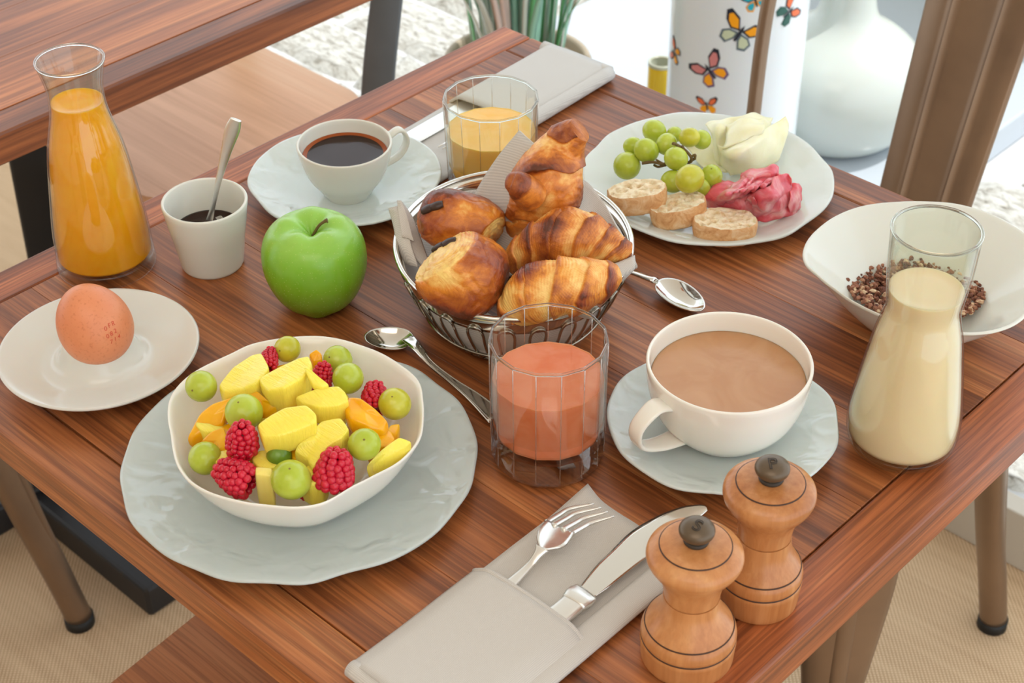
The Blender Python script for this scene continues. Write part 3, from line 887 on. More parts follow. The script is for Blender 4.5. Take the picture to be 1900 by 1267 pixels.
# ================================================================== CHINA
def outline_fn(c, pts, z):
    """radius as a function of angle about c from a rim outline"""
    an, rr = [], []
    for px, py in pts:
        q = P(px, py, z); an.append(math.atan2(q.y - c.y, q.x - c.x)); rr.append(math.hypot(q.x - c.x, q.y - c.y))
    o = np.argsort(an); an = np.array(an)[o]; rr = np.array(rr)[o]
    an = np.concatenate([an - 2 * PI, an, an + 2 * PI]); rr = np.concatenate([rr, rr, rr])
    tt = np.linspace(-PI, PI, 361)
    base = np.interp(tt, an, rr)
    ker = np.hanning(17); ker /= ker.sum()
    sm = np.convolve(np.concatenate([base[-21:-1], base, base[1:21]]), ker, 'same')[20:-20]
    mean = sm.mean()
    def fn(t): return float(np.interp((t + PI) % (2 * PI) - PI, tt, sm))
    return fn, mean
def lobes(seed, amp, ns=(5, 7, 9, 12)):
    rr = random.Random(seed); ph = [(n, rr.uniform(0, 2 * PI), rr.uniform(.5, 1)) for n in ns]
    return lambda t: 1 + amp * sum(w_ * math.sin(n * t + p) for n, p, w_ in ph) / len(ph)
def dish(name, c, R0, prof, fn, mat, label, cat, zamp=0.0, seed=1, group=None, parent=None, seg=192, ripple=0.0):
    """prof in fractions of R0 for r and metres for z; fn(theta) = rim radius / R0"""
    zl = lobes(seed + 50, 1.0, (3, 4, 6, 8))
    rf = lambda t, r: 1 + (fn(t) - 1) * min(1.3, (r / R0)) ** 2
    def zf(t, r):
        s = r / R0
        z = zamp * (zl(t) - 1) * s ** 3
        if ripple and s > .55:
            k = min(1, (s - .55) / .2)
            z += ripple * k * noise.noise(Vector((math.cos(t) * r * 30, math.sin(t) * r * 30, seed)))
        return z
    v, f = lathe([(r * R0, z) for r, z in prof], seg, c, rf, zf)
    return mesh(name, v, f, mat, parent) if parent else tag(mesh(name, v, f, mat, loc=c), label, cat, group)
PLATE = [(0, .0016), (.50, .0016), (.52, 0), (.56, 0), (.58, .0018), (.66, .003), (.80, .0068), (.92, .0108), (.985, .0133), (1.0, .0146), (.995, .0158), (.98, .016), (.92, .0138), (.80, .0100), (.68, .0066), (.60, .0052), (.5, .0048), (.3, .0046), (0, .0046)]
def plate_px(cx, cy, wpx, z=.013):
    c = P(cx, cy, z); r = size_at(wpx, c) / 2; return Vector((c.x, c.y, TZ)), r

c_ch, r_ch = plate_px(557, 851, 658)
dish('charger_plate', c_ch, r_ch, PLATE, lobes(3, .018, (7, 11, 13, 16)), M['china_cool'], 'large pale rippled plate under the fruit salad bowl', 'plate', .002, 3, ripple=.0012)
c_bp, r_bp = plate_px(1313, 329, 464)
dish('dinner_plate', c_bp, r_bp, PLATE, lobes(5, .018, (6, 9, 13, 16)), M['china_plate'], 'large white plate holding grapes, bread, cheese and ham', 'plate', .002, 5, ripple=.0010)
SAUC = [(0, .0016), (.34, .0016), (.36, 0), (.40, 0), (.42, .002), (.6, .0055), (.8, .011), (.96, .0165), (1.0, .0185), (.99, .0198), (.97, .0195), (.8, .0145), (.6, .0090), (.46, .0056), (.42, .0050), (.37, .0042), (.2, .0042), (0, .0042)]
c_s1, r_s1 = plate_px(641, 328, 357, .017)
dish('saucer', c_s1, r_s1, SAUC, lobes(8, .022, (5, 8, 11)), M['china_saucer'], 'rippled white saucer under the small cup of black coffee', 'saucer', .002, 8, ripple=.0010)
c_s2, r_s2 = plate_px(1340, 780, 430, .017)
dish('saucer', c_s2, r_s2, SAUC, lobes(11, .022, (5, 8, 11)), M['china_saucer'], 'rippled white saucer under the wide cup of milky coffee', 'saucer', .002, 11, ripple=.0010)

# egg plate (flared dish with an egg well in its middle)
c_e, r_e = plate_px(185, 652, 368, .016)
EG = [(0, .001), (.30, .001), (.33, 0), (.38, 0), (.45, .003), (.7, .008), (.93, .0155), (1.0, .0195), (.995, .021), (.97, .0208), (.80, .0150), (.66, .0112), (.55, .0095), (.48, .0100), (.42, .0135), (.375, .0200), (.35, .0262), (.336, .0285), (.322, .0288), (.308, .0270), (.26, .0170), (.15, .0090), (0, .0065)]
dish('egg_plate', c_e, r_e, smooth_prof(EG, 2), lambda t: 1.0, M['china_smooth'], 'smooth round white egg plate holding the brown egg', 'plate')
egc = P(174, 600, .046)
er = size_at(139, egc) / 2 * .99
hh = er * 1.17
prof = []
for k in range(33):
    a = PI * k / 32
    prof.append((0 if k in (0, 32) else er * math.sin(a) * (1 + .10 * math.cos(a)), -hh * math.cos(a) * (1)))
eg = xf(lathe(prof, 64), Matrix.Translation(egc) @ Matrix.Rotation(math.radians(-16), 4, Vector((CY[0], CY[1], 0)).normalized()))
e_ob = single('egg', *eg, M['eggshell'], 'brown hen egg with faint red stamp in the egg plate', 'egg')
# red stamp digits on the shell facing the lens
def on_surface(o, px, py):
    d = Vector(CF + CX * (px - 950) / FPX - CY * (py - 633.5) / FPX)
    inv = parent_world(o).inverted(); a = inv @ Vector(CAM); b_ = (inv.to_3x3() @ d).normalized()
    ok, loc, nor, _ = o.ray_cast(a, b_)
    return (parent_world(o) @ loc, (parent_world(o).to_3x3() @ nor).normalized()) if ok else (None, None)
bpy.context.view_layer.update()
def text_on(o, txt, px, py, size, rot, mat, name='stamp', outline=0.0, parent=None, off=.0003, nor_override=None):
    loc, nor = on_surface(o, px, py)
    if loc is None: return None
    if nor_override is not None: nor = Vector(nor_override)
    cu = bpy.data.curves.new(name, 'FONT'); cu.body = txt; cu.size = size; cu.align_x = 'CENTER'; cu.align_y = 'CENTER'
    if outline: cu.fill_mode = 'NONE'; cu.bevel_depth = outline; cu.bevel_resolution = 1
    else: cu.extrude = .00008
    cu.materials.append(mat)
    tmp = bpy.data.objects.new(name, cu); COL.objects.link(tmp)
    bpy.context.view_layer.update()
    me = bpy.data.meshes.new_from_object(tmp.evaluated_get(bpy.context.evaluated_depsgraph_get()))
    bpy.data.objects.remove(tmp); bpy.data.curves.remove(cu)
    t = bpy.data.objects.new(name, me); COL.objects.link(t)
    up = Vector(CY)
    z = nor; x = up.cross(z).normalized(); y = z.cross(x)
    Mx = Matrix((x, y, z)).transposed().to_4x4(); Mx = Matrix.Translation(loc + nor * off) @ Mx @ Matrix.Rotation(rot, 4, 'Z')
    p_ = parent or o
    t.parent = p_; t.matrix_local = parent_world(p_).inverted() @ Mx
    return t
for (tx, px, py) in (('0', 196, 610), ('F', 203, 604), ('R', 210, 600), ('0', 200, 624), ('8', 207, 619), ('2', 214, 614), ('7', 207, 634), ('1', 214, 629), ('4', 221, 624)):
    text_on(e_ob, tx, px, py, .0046, .35, M['egg_stamp'], off=.00012)

# espresso cup
def cup(base, rows, t, fl, label, name='cup', mat='china', foot=.7):
    root = empty(name, base, label, 'cup')
    m_ = meas(base, rows)
    m_[0] = (m_[0][0], 0.0)
    outer = [(m_[0][0] * .97, 0.0), (m_[0][0], .0012)] + m_[1:]
    outer = smooth_prof(outer, 4)
    body = mesh('body', *lathe(shell(outer, t, fl), 96, base), M[mat], root)
    return root, outer, body
def fill(outer, t, z, base, mat, root, name='coffee', rim_mat=None):
    r = float(np.interp(z, [q[1] for q in outer], [q[0] for q in outer])) - t - .0003
    v, f = lathe([(0, z - .003), (r - .0015, z - .003), (r, z - .001), (r, z + .0004), (r - .0012, z), (r * .5, z), (0, z)], 80, base)
    o = mesh(name, v, f, M[mat], root)
    if rim_mat:
        mesh('coffee_edge', *lathe([(r * .90, z + .0002), (r * .96, z + .00045), (r + .0001, z + .0009)], 80, base), M[rim_mat], root)
    return o
bz = .0044
b1 = P(646, 358, bz)
root1, out1, body1 = cup(b1, [(358, 86), (340, 110), (320, 142), (290, 167), (266, 178)], .0022, .005, 'small white cup of black coffee on the rear saucer', mat='china')
fill(out1, .0022, out1[-1][1] - size_at(24, b1), b1, 'coffee', root1, 'coffee', 'crema')
def handle(root, pts, a, b, side, mat='china', n=6):
    mesh('handle', *sweep(pts, a, b, side=side, seg=16, n=n, power=2.6), M[mat], root)
dirh = Vector((.95, .55, 0)).normalized()
rt = out1[-1][0]; zt1 = out1[-1][1]
cb = b1
hd = (P(720, 262, bz + zt1) - Vector((b1.x, b1.y, bz + TZ + zt1))); hd.z = 0; hd.normalize()
hd = Vector((CX[0] * .80 + CF[0] * .55, CX[1] * .80 + CF[1] * .55, 0)).normalized()
hp = [cb + hd * (rt - .002) + Vector((0, 0, zt1 - .006)), cb + hd * (rt + .011) + Vector((0, 0, zt1 - .001)), cb + hd * (rt + .017) + Vector((0, 0, zt1 - .013)), cb + hd * (rt + .009) + Vector((0, 0, zt1 - .026)), cb + hd * (rt - .010) + Vector((0, 0, zt1 - .032))]
handle(root1, hp, [.0045] * 5, [.0019] * 5, (-hd.y, hd.x, 0))

# wide cup with milky coffee
b2 = P(1342, 800, bz)
root2, out2, body2 = cup(b2, [(803, 112), (797, 150), (783, 196), (760, 248), (735, 279), (705, 300), (671, 310)], .0024, .006, 'wide white cup of milky coffee behind the wooden mills', mat='china_warm')
fill(out2, .0024, out2[-1][1] - .014, b2, 'milk_coffee', root2, 'milky_coffee')
hd = (P(1215, 800, .03) - P(1342, 740, .03)); hd.z = 0; hd.normalize()
rt, zt2 = out2[-1][0], out2[-1][1]
hp = [b2 + hd * (rad(out2, zt2 * .78) - .003) + Vector((0, 0, zt2 * .80)), b2 + hd * (rt + .008) + Vector((0, 0, zt2 * .84)), b2 + hd * (rt + .022) + Vector((0, 0, zt2 * .66)), b2 + hd * (rt + .020) + Vector((0, 0, zt2 * .42)), b2 + hd * (rt + .003) + Vector((0, 0, zt2 * .28)), b2 + hd * (rad(out2, zt2 * .22) - .002) + Vector((0, 0, zt2 * .24))]
handle(root2, hp, [.0085, .0075, .0065, .0065, .0075, .009], [.0020] * 6, (-hd.y, hd.x, 0), 'china_warm')

# beaker with a spoon
b3 = P(395, 487, 0)
root3, out3, body3 = cup(b3, [(487, 114), (478, 118), (440, 132), (410, 146), (373, 160)], .0026, .006, 'plain white handleless beaker holding a teaspoon', 'beaker', 'china')
zc3 = meas(b3, [(424, 10)])[0][1]
fill(out3, .0026, zc3, b3, 'coffee', root3, 'coffee')

# ================================================================== BOWLS
# fruit bowl outline (rim)
fo = [(22, 610), (45, 740), (55, 850), (90, 980), (180, 1080), (300, 1150), (450, 1195), (700, 1235), (900, 1250), (1050, 1227), (1130, 1185), (1240, 1112), (1400, 1032), (1560, 942), (1660, 852), (1712, 770), (1727, 670), (1712, 590), (1703, 480), (1698, 410), (1650, 345), (1560, 278), (1450, 208), (1300, 150), (1150, 105), (1020, 88), (900, 92), (700, 117), (560, 148), (470, 200), (330, 262), (200, 330), (100, 420), (50, 500)]
FS = 3.519
def FP(x, y, z): return P(300 + x / FS, 600 + y / FS, z)
RZ = .052
fo = [(x + (18 if x < 150 and y > 600 else 0) - (18 if x > 1650 and y > 640 else 0), y - 36 * max(0, min(1, (y - 620) / 420.0))) for x, y in fo]
pts_fo = [(300 + x / FS, 600 + y / FS) for x, y in fo]
cfb = P(549, 790, RZ); cfb = Vector((cfb.x, cfb.y, TZ + .0046))
fnr, mr_ = outline_fn(cfb, pts_fo, RZ)
hb = RZ - .0046
BOWL = [(0, .002), (.38, .002), (.40, 0), (.45, 0), (.52, .003), (.72, hb * .26), (.86, hb * .55), (.955, hb * .84), (.992, hb * .97), (1.0, hb * 1.01), (.99, hb * 1.035), (.965, hb * .99), (.93, hb * .86), (.83, hb * .59), (.68, hb * .32), (.52, hb * .17), (.42, hb * .13), (.2, hb * .12), (0, hb * .12)]
dish('salad_bowl', cfb, mr_, smooth_prof(BOWL, 2), lambda t: fnr(t) / mr_, M['china_warm'], 'white wavy-edged bowl full of fruit salad', 'bowl')

# granola bowl
mo = [(1488, 475), (1497, 448), (1520, 424), (1548, 404), (1600, 384), (1660, 377), (1720, 376), (1770, 379), (1830, 395), (1880, 420), (1925, 452), (1945, 490), (1940, 530), (1915, 575), (1880, 606), (1840, 619), (1790, 622), (1745, 617), (1690, 605), (1640, 590), (1600, 572), (1550, 540), (1515, 512), (1494, 495)]
RZ2 = .046
cmb = P(1712, 500, RZ2); cmb = Vector((cmb.x, cmb.y, TZ))
fn2, mr2 = outline_fn(cmb, mo, RZ2)
hb = RZ2
BOWL2 = [(0, .002), (.34, .002), (.36, 0), (.41, 0), (.46, .003), (.60, hb * .25), (.78, hb * .58), (.93, hb * .88), (.99, hb * .98), (1.0, hb * 1.01), (.985, hb * 1.04), (.95, hb * .98), (.90, hb * .88), (.76, hb * .62), (.60, hb * .34), (.48, hb * .17), (.40, hb * .12), (.2, hb * .11), (0, hb * .11)]
dish('cereal_bowl', cmb, mr2, smooth_prof(BOWL2, 2), lambda t: fn2(t) / mr2, M['china'], 'white wavy-edged bowl with chocolate granola behind the milk carafe', 'bowl')
def granola():
    vs, fs, at = [], [], []
    rr = random.Random(4)
    g0 = P(1696, 528, .012)
    for k in range(2600):
        a = rr.uniform(0, 2 * PI); q = math.sqrt(rr.random()) * .054
        x, y = g0.x + q * math.cos(a), g0.y + q * math.sin(a)
        zb = TZ + hb * .13 + max(0, (q - .04)) * .45
        z = zb + rr.random() ** 1.1 * .012 * (1 - (q / .064) ** 2) + .0022
        s = rr.uniform(.0012, .0027)
        ob = len(vs); c_ = rr.random()
        if rr.random() < .06: c_ = 1.0; s *= 1.1
        ph = rr.uniform(0, 10); sc = (rr.uniform(.7, 1.4), rr.uniform(.6, 1.2), rr.uniform(.4, .9)); rot = Matrix.Rotation(rr.uniform(0, 3), 3, 'X') @ Matrix.Rotation(rr.uniform(0, 6), 3, 'Z')
        for (ux, uy, uz) in ((0, 0, 1), (.9, 0, .4), (.28, .85, .4), (-.72, .53, .4), (-.72, -.53, .4), (.28, -.85, .4), (.72, .53, -.4), (-.28, .85, -.4), (-.9, 0, -.4), (-.28, -.85, -.4), (.72, -.53, -.4), (0, 0, -1)):
            p = rot @ Vector((ux * sc[0], uy * sc[1], uz * sc[2])) * s * rr.uniform(.75, 1.2)
            vs.append((x + p.x, y + p.y, z + p.z)); at.append(min(1, max(0, c_ + rr.uniform(-.1, .1))))
        for q_ in ((0, 1, 2), (0, 2, 3), (0, 3, 4), (0, 4, 5), (0, 5, 1), (1, 6, 2), (2, 7, 3), (3, 8, 4), (4, 9, 5), (5, 10, 1), (6, 7, 2), (7, 8, 3), (8, 9, 4), (9, 10, 5), (10, 6, 1), (11, 7, 6), (11, 8, 7), (11, 9, 8), (11, 10, 9), (11, 6, 10)):
            fs.append(tuple(ob + i for i in q_))
    o = single('granola', vs, fs, M['granola'], 'heap of brown chocolate granola in the white bowl', 'granola', smooth=False, attr=at)
    o['kind'] = 'stuff'
granola()

# ================================================================== CARAFES
def carafe(base, rows, label, liq, liq_rows, t=.0014, floor=.0115, mat='glass'):
    root = empty('carafe', base, label, 'carafe')
    m_ = meas(base, rows); m_[0] = (m_[0][0], 0)
    outer = smooth_prof([(m_[0][0] - .003, 0.0), (m_[0][0], .002)] + m_[1:], 5)
    rim_r, rim_z = outer[-1]
    wall = [q for q in outer if q[1] > floor]
    inner = [(q[0] - t, q[1]) for q in wall][::-1]
    mesh('glass_wall', *lathe(wall + [(rim_r - t * .2, rim_z + .0004), (rim_r - t * .8, rim_z + .0004)] + inner, 96, base), M[mat], root)
    low = [q for q in outer if q[1] <= floor]
    mesh('base', *lathe([(0, .0012), (low[0][0] * .8, .001), (low[0][0] * .95, 0)] + low + [(rad(outer, floor) - .0002, floor), (rad(outer, floor) - .002, floor - .0006), (rad(outer, floor) * .7, floor - .002), (0, floor - .0026)], 96, base), M[mat], root)
    mesh('rim', *lathe([(rim_r + .0002, rim_z - .0006), (rim_r + .0005, rim_z + .0006), (rim_r - t * .4, rim_z + .0014), (rim_r - t * 1.1, rim_z + .0006), (rim_r - t * 1.0, rim_z - .0006)], 96, base, closed=True), M['solid_glass'], root)
    zl = meas(base, [(liq_rows, 10)])[0][1]
    R_ = [(r - t - .0001, z) for r, z in outer if z > floor + .002 and z < zl]
    rf = rad(outer, zl) - t - .0001
    r0 = rad(outer, floor) - t
    prof = [(0, floor - .0018), (r0 * .7, floor - .0014), (r0 * .97, floor + .0004), (r0 * .995 , floor + .0022)] + R_ + [(rf, zl - .0002), (rf, zl + .0006), (rf - .0008, zl), (rf * .6, zl), (0, zl)]
    mesh(liq[0], *lathe(prof, 96, base), M[liq[1]], root)
    return root, outer
carafe(P(199, 488, 0), [(488, 181), (460, 178), (430, 177), (400, 173), (350, 162), (300, 150), (265, 138), (240, 125), (215, 112), (195, 105.5), (175, 104), (155, 107), (135, 116), (112, 129)], 'tall glass carafe of orange juice', ('orange_juice', 'juice'), 188)
carafe(P(1668, 826, 0), [(826, 158), (818, 182), (797, 203), (771, 208), (746, 205), (705, 193), (663, 179), (621, 164), (588, 146), (567, 139), (537, 148), (495, 160), (427, 169)], 'glass carafe of creamy oat milk in front of the cereal bowl', ('oat_milk', 'milk'), 537, mat='glass_green')

# faceted tumblers
def tumbler(base, wb, row_top, wt, nf, liq, row_liq, label, floor):
    root = empty('tumbler', base, label, 'glass')
    m_ = meas(base, [(proj(base)[1], wb), (row_top, wt)])
    r0, (r1, h) = m_[0][0], m_[1]
    seg = nf * 6
    ph = .2
    def rf(t, r):
        a = ((t + ph) % (2 * PI / nf)) - PI / nf
        k = math.cos(PI / nf) / math.cos(a)
        return k * 1.010
    t = .0011
    def ro(z): return r0 + (r1 - r0) * z / h
    outer = [(ro(0) - .006, 0.0), (ro(0) - .002, .0008), (ro(.003), .004), (ro(.01), .012)] + [(ro(h * k / 8), h * k / 8) for k in range(2, 9)]
    # outer shape is faceted, inner is round
    vs, fs = [], []
    prof_o = [(0, .0025), ((ro(0) - .006) * .8, .0022)] + outer + [(ro(h) - t * .3, h + .0008), (ro(h) - t * .7, h + .0008)]
    prof_i = [(ro(h * k / 8) - t, h * k / 8) for k in range(8, 0, -1) if h * k / 8 > floor + .008] + [(ro(floor) - t - .0012, floor + .005), (ro(floor) - t - .005, floor + .001), (0, floor)]
    vb_, fb_ = lathe([(0, .0025), ((ro(0) - .006) * .8, .0022)] + outer[:4] + [(ro(floor * .8), floor * .8), (ro(floor) - .0002, floor + .001), (ro(floor) - t - .004, floor - .0004), (0, floor - .0008)], seg, base, rf)
    mesh('thick_base', vb_, fb_, M['crystal'], root, flat_angle=22)
    prof_o = [(ro(floor + .0015), floor + .0015)] + [(ro(h * k / 8), h * k / 8) for k in range(1, 9) if h * k / 8 > floor + .004] + prof_o[-2:]
    vo, fo_ = lathe(prof_o, seg, base, rf)
    vi, fi = lathe(prof_i, seg, base, rf)
    vs = vo + vi
    off = len(vo)
    fs = fo_ + [tuple(i + off for i in q) for q in fi]
    la = len(vo) - seg
    for k in range(seg):
        k2 = (k + 1) % seg; fs.append((la + k, la + k2, off + k2, off + k))
    mesh('glass_body', vs, fs, M['glass'], root, flat_angle=22)
    ed = []
    for k in range(nf):
        a_ = 2 * PI * k / nf - ph
        kk = 1.010
        ed.append(sweep([base + Vector((math.cos(a_), math.sin(a_), 0)) * ro(z) * kk + Vector((0, 0, z)) for z in (.006, h * .5, h - .001)], .00034, seg=6, n=2))
    mesh('facet_edges', *join(ed), M['ridge'], root)
    zl = meas(base, [(row_liq, 10)])[0][1]
    g = .0015
    prof = [(0, floor + .0003), (ro(floor) - g - .0052, floor + .0012), (ro(floor) - g - .0014, floor + .0042), (ro(floor + .01) - g, floor + .009), (ro(zl) - g, zl), (ro(zl) - g, zl + .0005), (ro(zl) - g - .001, zl), (0, zl)]
    mesh(liq[0], *lathe(prof, seg, base, rf), M[liq[1]], root, flat_angle=20)
    mesh('rim', *lathe([(ro(h) + .0002, h - .0008), (ro(h) + .0004, h + .0008), (ro(h) - .0006, h + .0013), (ro(h) - .0014, h + .0008), (ro(h) - .0013, h - .0008)], seg, base, rf, closed=True), M['solid_glass'], root)
    return root, h
tumbler(P(1016, 842, 0), 206, 629, 221, 15, ('grapefruit_juice', 'grapefruit'), 698, 'faceted glass of pink grapefruit juice in front of the bread basket', .021)
tumbler(P(913, 345, 0), 158, 182, 177, 15, ('pale_juice', 'juice_pale'), 240, 'faceted glass of pale yellow juice behind the bread basket', .014)

# ================================================================== MILLS
def mill(base, rows, knob_rows, letter, label, wood_mat):
    root = empty('pepper_mill' if letter == 'P' else 'salt_mill', base, label, 'mill')
    m_ = meas(base, rows); m_[0] = (m_[0][0], 0)
    i_sp = 12  # body below, head above
    body = m_[:i_sp]; head = m_[i_sp - 1:]
    bp = smooth_prof(body, 4)
    v, f = lathe([(0, 0)] + bp + [(0, bp[-1][1])], 96, base); bo = mesh('body', v, f, M[wood_mat], root, flat_angle=60)
    hp_ = smooth_prof([(head[0][0] - .0004, head[0][1] + .0006)] + head[1:], 5)
    v, f = lathe([(0, hp_[0][1])] + hp_ + [(0, hp_[-1][1] + .0002)], 96, base); ho = mesh('head', v, f, M[wood_mat], root, flat_angle=60)
    for (r, z) in (m_[4], m_[7]):
        v, f = lathe([(r + .0002, z - .0006), (r + .0004, z), (r + .0001, z + .0006), (r - .001, z), (r + .0002, z - .0006)], 96, base); mesh('burnt_groove', v, f, M['groove'], bo)
    r, z = head[-3]
    v, f = lathe([(r + .0006, z - .0006), (r + .0006, z + .0003), (r - .0005, z + .0005), (r - .0006, z - .0004), (r + .0006, z - .0006)], 96, base); mesh('burnt_groove', v, f, M['groove'], ho)
    zk = head[-1][1]
    k = smooth_prof([(.0070, 0), (.0068, .0010), (.0062, .0026), (.0068, .0040), (.0094, .0058), (.0105, .0084), (.0098, .0112), (.0066, .0136), (.003, .0145), (0, .0148)], 4)
    v, f = lathe(k, 64, base + Vector((0, 0, zk))); ko = mesh('knob', v, f, M['knob'], root)
    v, f = lathe([(.0072, 0), (.0076, .001), (.0070, .0024), (.0058, .0026)], 48, base + Vector((0, 0, zk))); mesh('collar', v, f, M['knob_dark'], ko)
    return root, ko, base + Vector((0, 0, zk + .0149))
bP = P(1405, 1107, 0)
rowsP = [(1107, 142), (1102, 148), (1082, 153), (1068, 157), (1062, 154), (1057, 157), (1048, 155), (1041, 147), (1032, 133), (1020, 115), (1006, 104), (990, 101), (975, 103), (961, 111), (948, 126), (936, 147), (925, 165), (914, 174), (904, 169), (897, 148), (894, 127), (892, 118), (889, 30)]
pm, ko, kp = mill(bP, rowsP, None, 'P', 'wooden pepper mill marked P beside the coffee saucer', 'mill_wood')
bpy.context.view_layer.update()
px_, py_ = proj(kp - Vector((0, 0, .002)))
text_on(ko, 'P', px_, py_ + 2, .0115, 0.1, M['knob_dark'], 'letter', .00028, off=.0001)
bS = P(1274, 1213, 0)
rowsS = [(1213, 166), (1208, 172), (1190, 176), (1180, 179), (1174, 176), (1169, 179), (1160, 176), (1152, 166), (1143, 149), (1130, 125), (1116, 110), (1102, 106), (1088, 109), (1073, 119), (1059, 138), (1048, 158), (1038, 175), (1029, 183), (1020, 176), (1013, 152), (1010, 134), (1008, 124), (1004, 30)]
sm_, ko2, kp2 = mill(bS, rowsS, None, 'S', 'lighter wooden salt mill marked S at the front edge', 'mill_salt')
bpy.context.view_layer.update()
px_, py_ = proj(kp2 - Vector((0, 0, .002)))
text_on(ko2, 'S', px_, py_ + 2, .0115, -0.5, M['knob_dark'], 'letter', .00028, off=.0001)
# worm-holes on the salt mill head
# ================================================================== CUTLERY
def spoon_bowl(c, d, Lh, Wd, dep, th=.0012, tilt=0.0, n=22, m_=18):
    """concave oval bowl: c = centre, d = direction from handle to tip"""
    d = Vector(d).normalized(); s = Vector((0, 0, 1)).cross(d).normalized(); u = d.cross(s)
    vs, fs = [], []
    for lay in (0, 1):
        for i in range(m_ + 1):
            r = i / m_
            for k in range(n * 2):
                a = 2 * PI * k / (n * 2)
                ca, sa = math.cos(a), math.sin(a)
                wd = Wd * (1 - .13 * ca)
                z = -dep * (1 - r ** 2.2) - lay * th
                p = c + d * (Lh * ca * r) + s * (wd * sa * r) + u * z
                vs.append(tuple(p))
    N2 = n * 2; o = (m_ + 1) * N2
    for i in range(m_):
        for k in range(N2):
            k2 = (k + 1) % N2; a = i * N2
            fs.append((a + k, a + k2, a + N2 + k2, a + N2 + k)); fs.append((o + a + k2, o + a + k, o + a + N2 + k, o + a + N2 + k2))
    a = m_ * N2
    for k in range(N2):
        k2 = (k + 1) % N2; fs.append((a + k, a + k2, o + a + k2, o + a + k))
    return vs, fs
def spoon(label, bowl_c, tip_dir, Lh, Wd, dep, hpts, ha, hb_, side, group=None, name='spoon'):
    root = empty(name, Vector((bowl_c.x, bowl_c.y, bowl_c.z - dep)), label, 'spoon')
    mesh('bowl', *spoon_bowl(bowl_c, tip_dir, Lh, Wd, dep), M['steel'], root)
    hd_ = mesh('handle', *sweep(hpts, ha, hb_, side=side, seg=16, n=8, power=2.4), M['steel'], root)
    return root, hd_
# left table spoon: bowl near the fruit bowl, handle towards the pink glass
bc = P(722, 626, .0085); tipd = P(680, 622, .0085) - P(760, 630, .0085)
hs = [P(757, 627, .0088), P(775, 646, .0118), P(800, 676, .0105), P(840, 708, .006), P(880, 737, .0045), P(925, 776, .004)]
sd = (hs[-1] - hs[1]).cross(Vector((0, 0, 1))).normalized()
root, hh_ = spoon('steel spoon lying between the salad bowl and bread basket', bc, tipd, size_at(47, bc), size_at(33, bc), .0075, hs, [.0052, .0042, .0028, .0032, .0058, .0088], [.0009, .0017, .0016, .0012, .0011, .001], sd)
for off in (-.75, .75):
    pl = [hs[1] + sd * .0026 * off + Vector((0, 0, .0014)), hs[2] + sd * .0022 * off + Vector((0, 0, .0014)), hs[3] + sd * .003 * off + Vector((0, 0, .0012)), hs[4] + sd * .0056 * off + Vector((0, 0, .001)), hs[5] + sd * .0086 * off + Vector((0, 0, .0009))]
    mesh('raised_edge', *sweep(pl, .0005, seg=8, n=6), M['steel'], hh_)
# right spoon near the wide cup, its handle under the basket
bc = P(1263, 546, .0095); tipd = P(1312, 585, .0095) - P(1218, 517, .0095)
hs = [P(1219, 521, .0100), P(1207, 518, .0135), P(1180, 507, .0105), P(1150, 497, .006), P(1110, 482, .0042), P(1060, 463, .0036)]
sd = (hs[-1] - hs[1]).cross(Vector((0, 0, 1))).normalized()
spoon('steel spoon with its handle running under the bread basket', bc, tipd, size_at(60, bc), size_at(33, bc), .0075, hs, [.0026, .0028, .0030, .0034, .006, .008], [.0015, .0017, .0015, .0012, .0011, .001], sd)
# teaspoon in the beaker
q0 = P(388, 408, zc3 + .004)
hs = [P2(q0, 388, 411), P2(q0, 396, 380), P2(q0, 407, 330), P2(q0, 420, 280), P2(q0, 431, 242), P2(q0, 438, 221)]
sd = Vector((CX[0], CX[1], 0))
bc = hs[0] + Vector((0, 0, -.006)) - sd * .003
root = empty('teaspoon', (bc.x, bc.y, bc.z - .012), 'steel teaspoon standing in the white beaker', 'spoon')
mesh('handle', *sweep(hs, [.0028, .0019, .0026, .0042, .0058, .0042], [.0011, .0013, .0013, .0012, .0012, .0011], side=sd, seg=16, n=8, power=2.4), M['steel_satin'], root)
mesh('bowl', *spoon_bowl(bc, Vector((-.5, -.35, -.45)), .017, .0105, .004), M['steel_satin'], root)

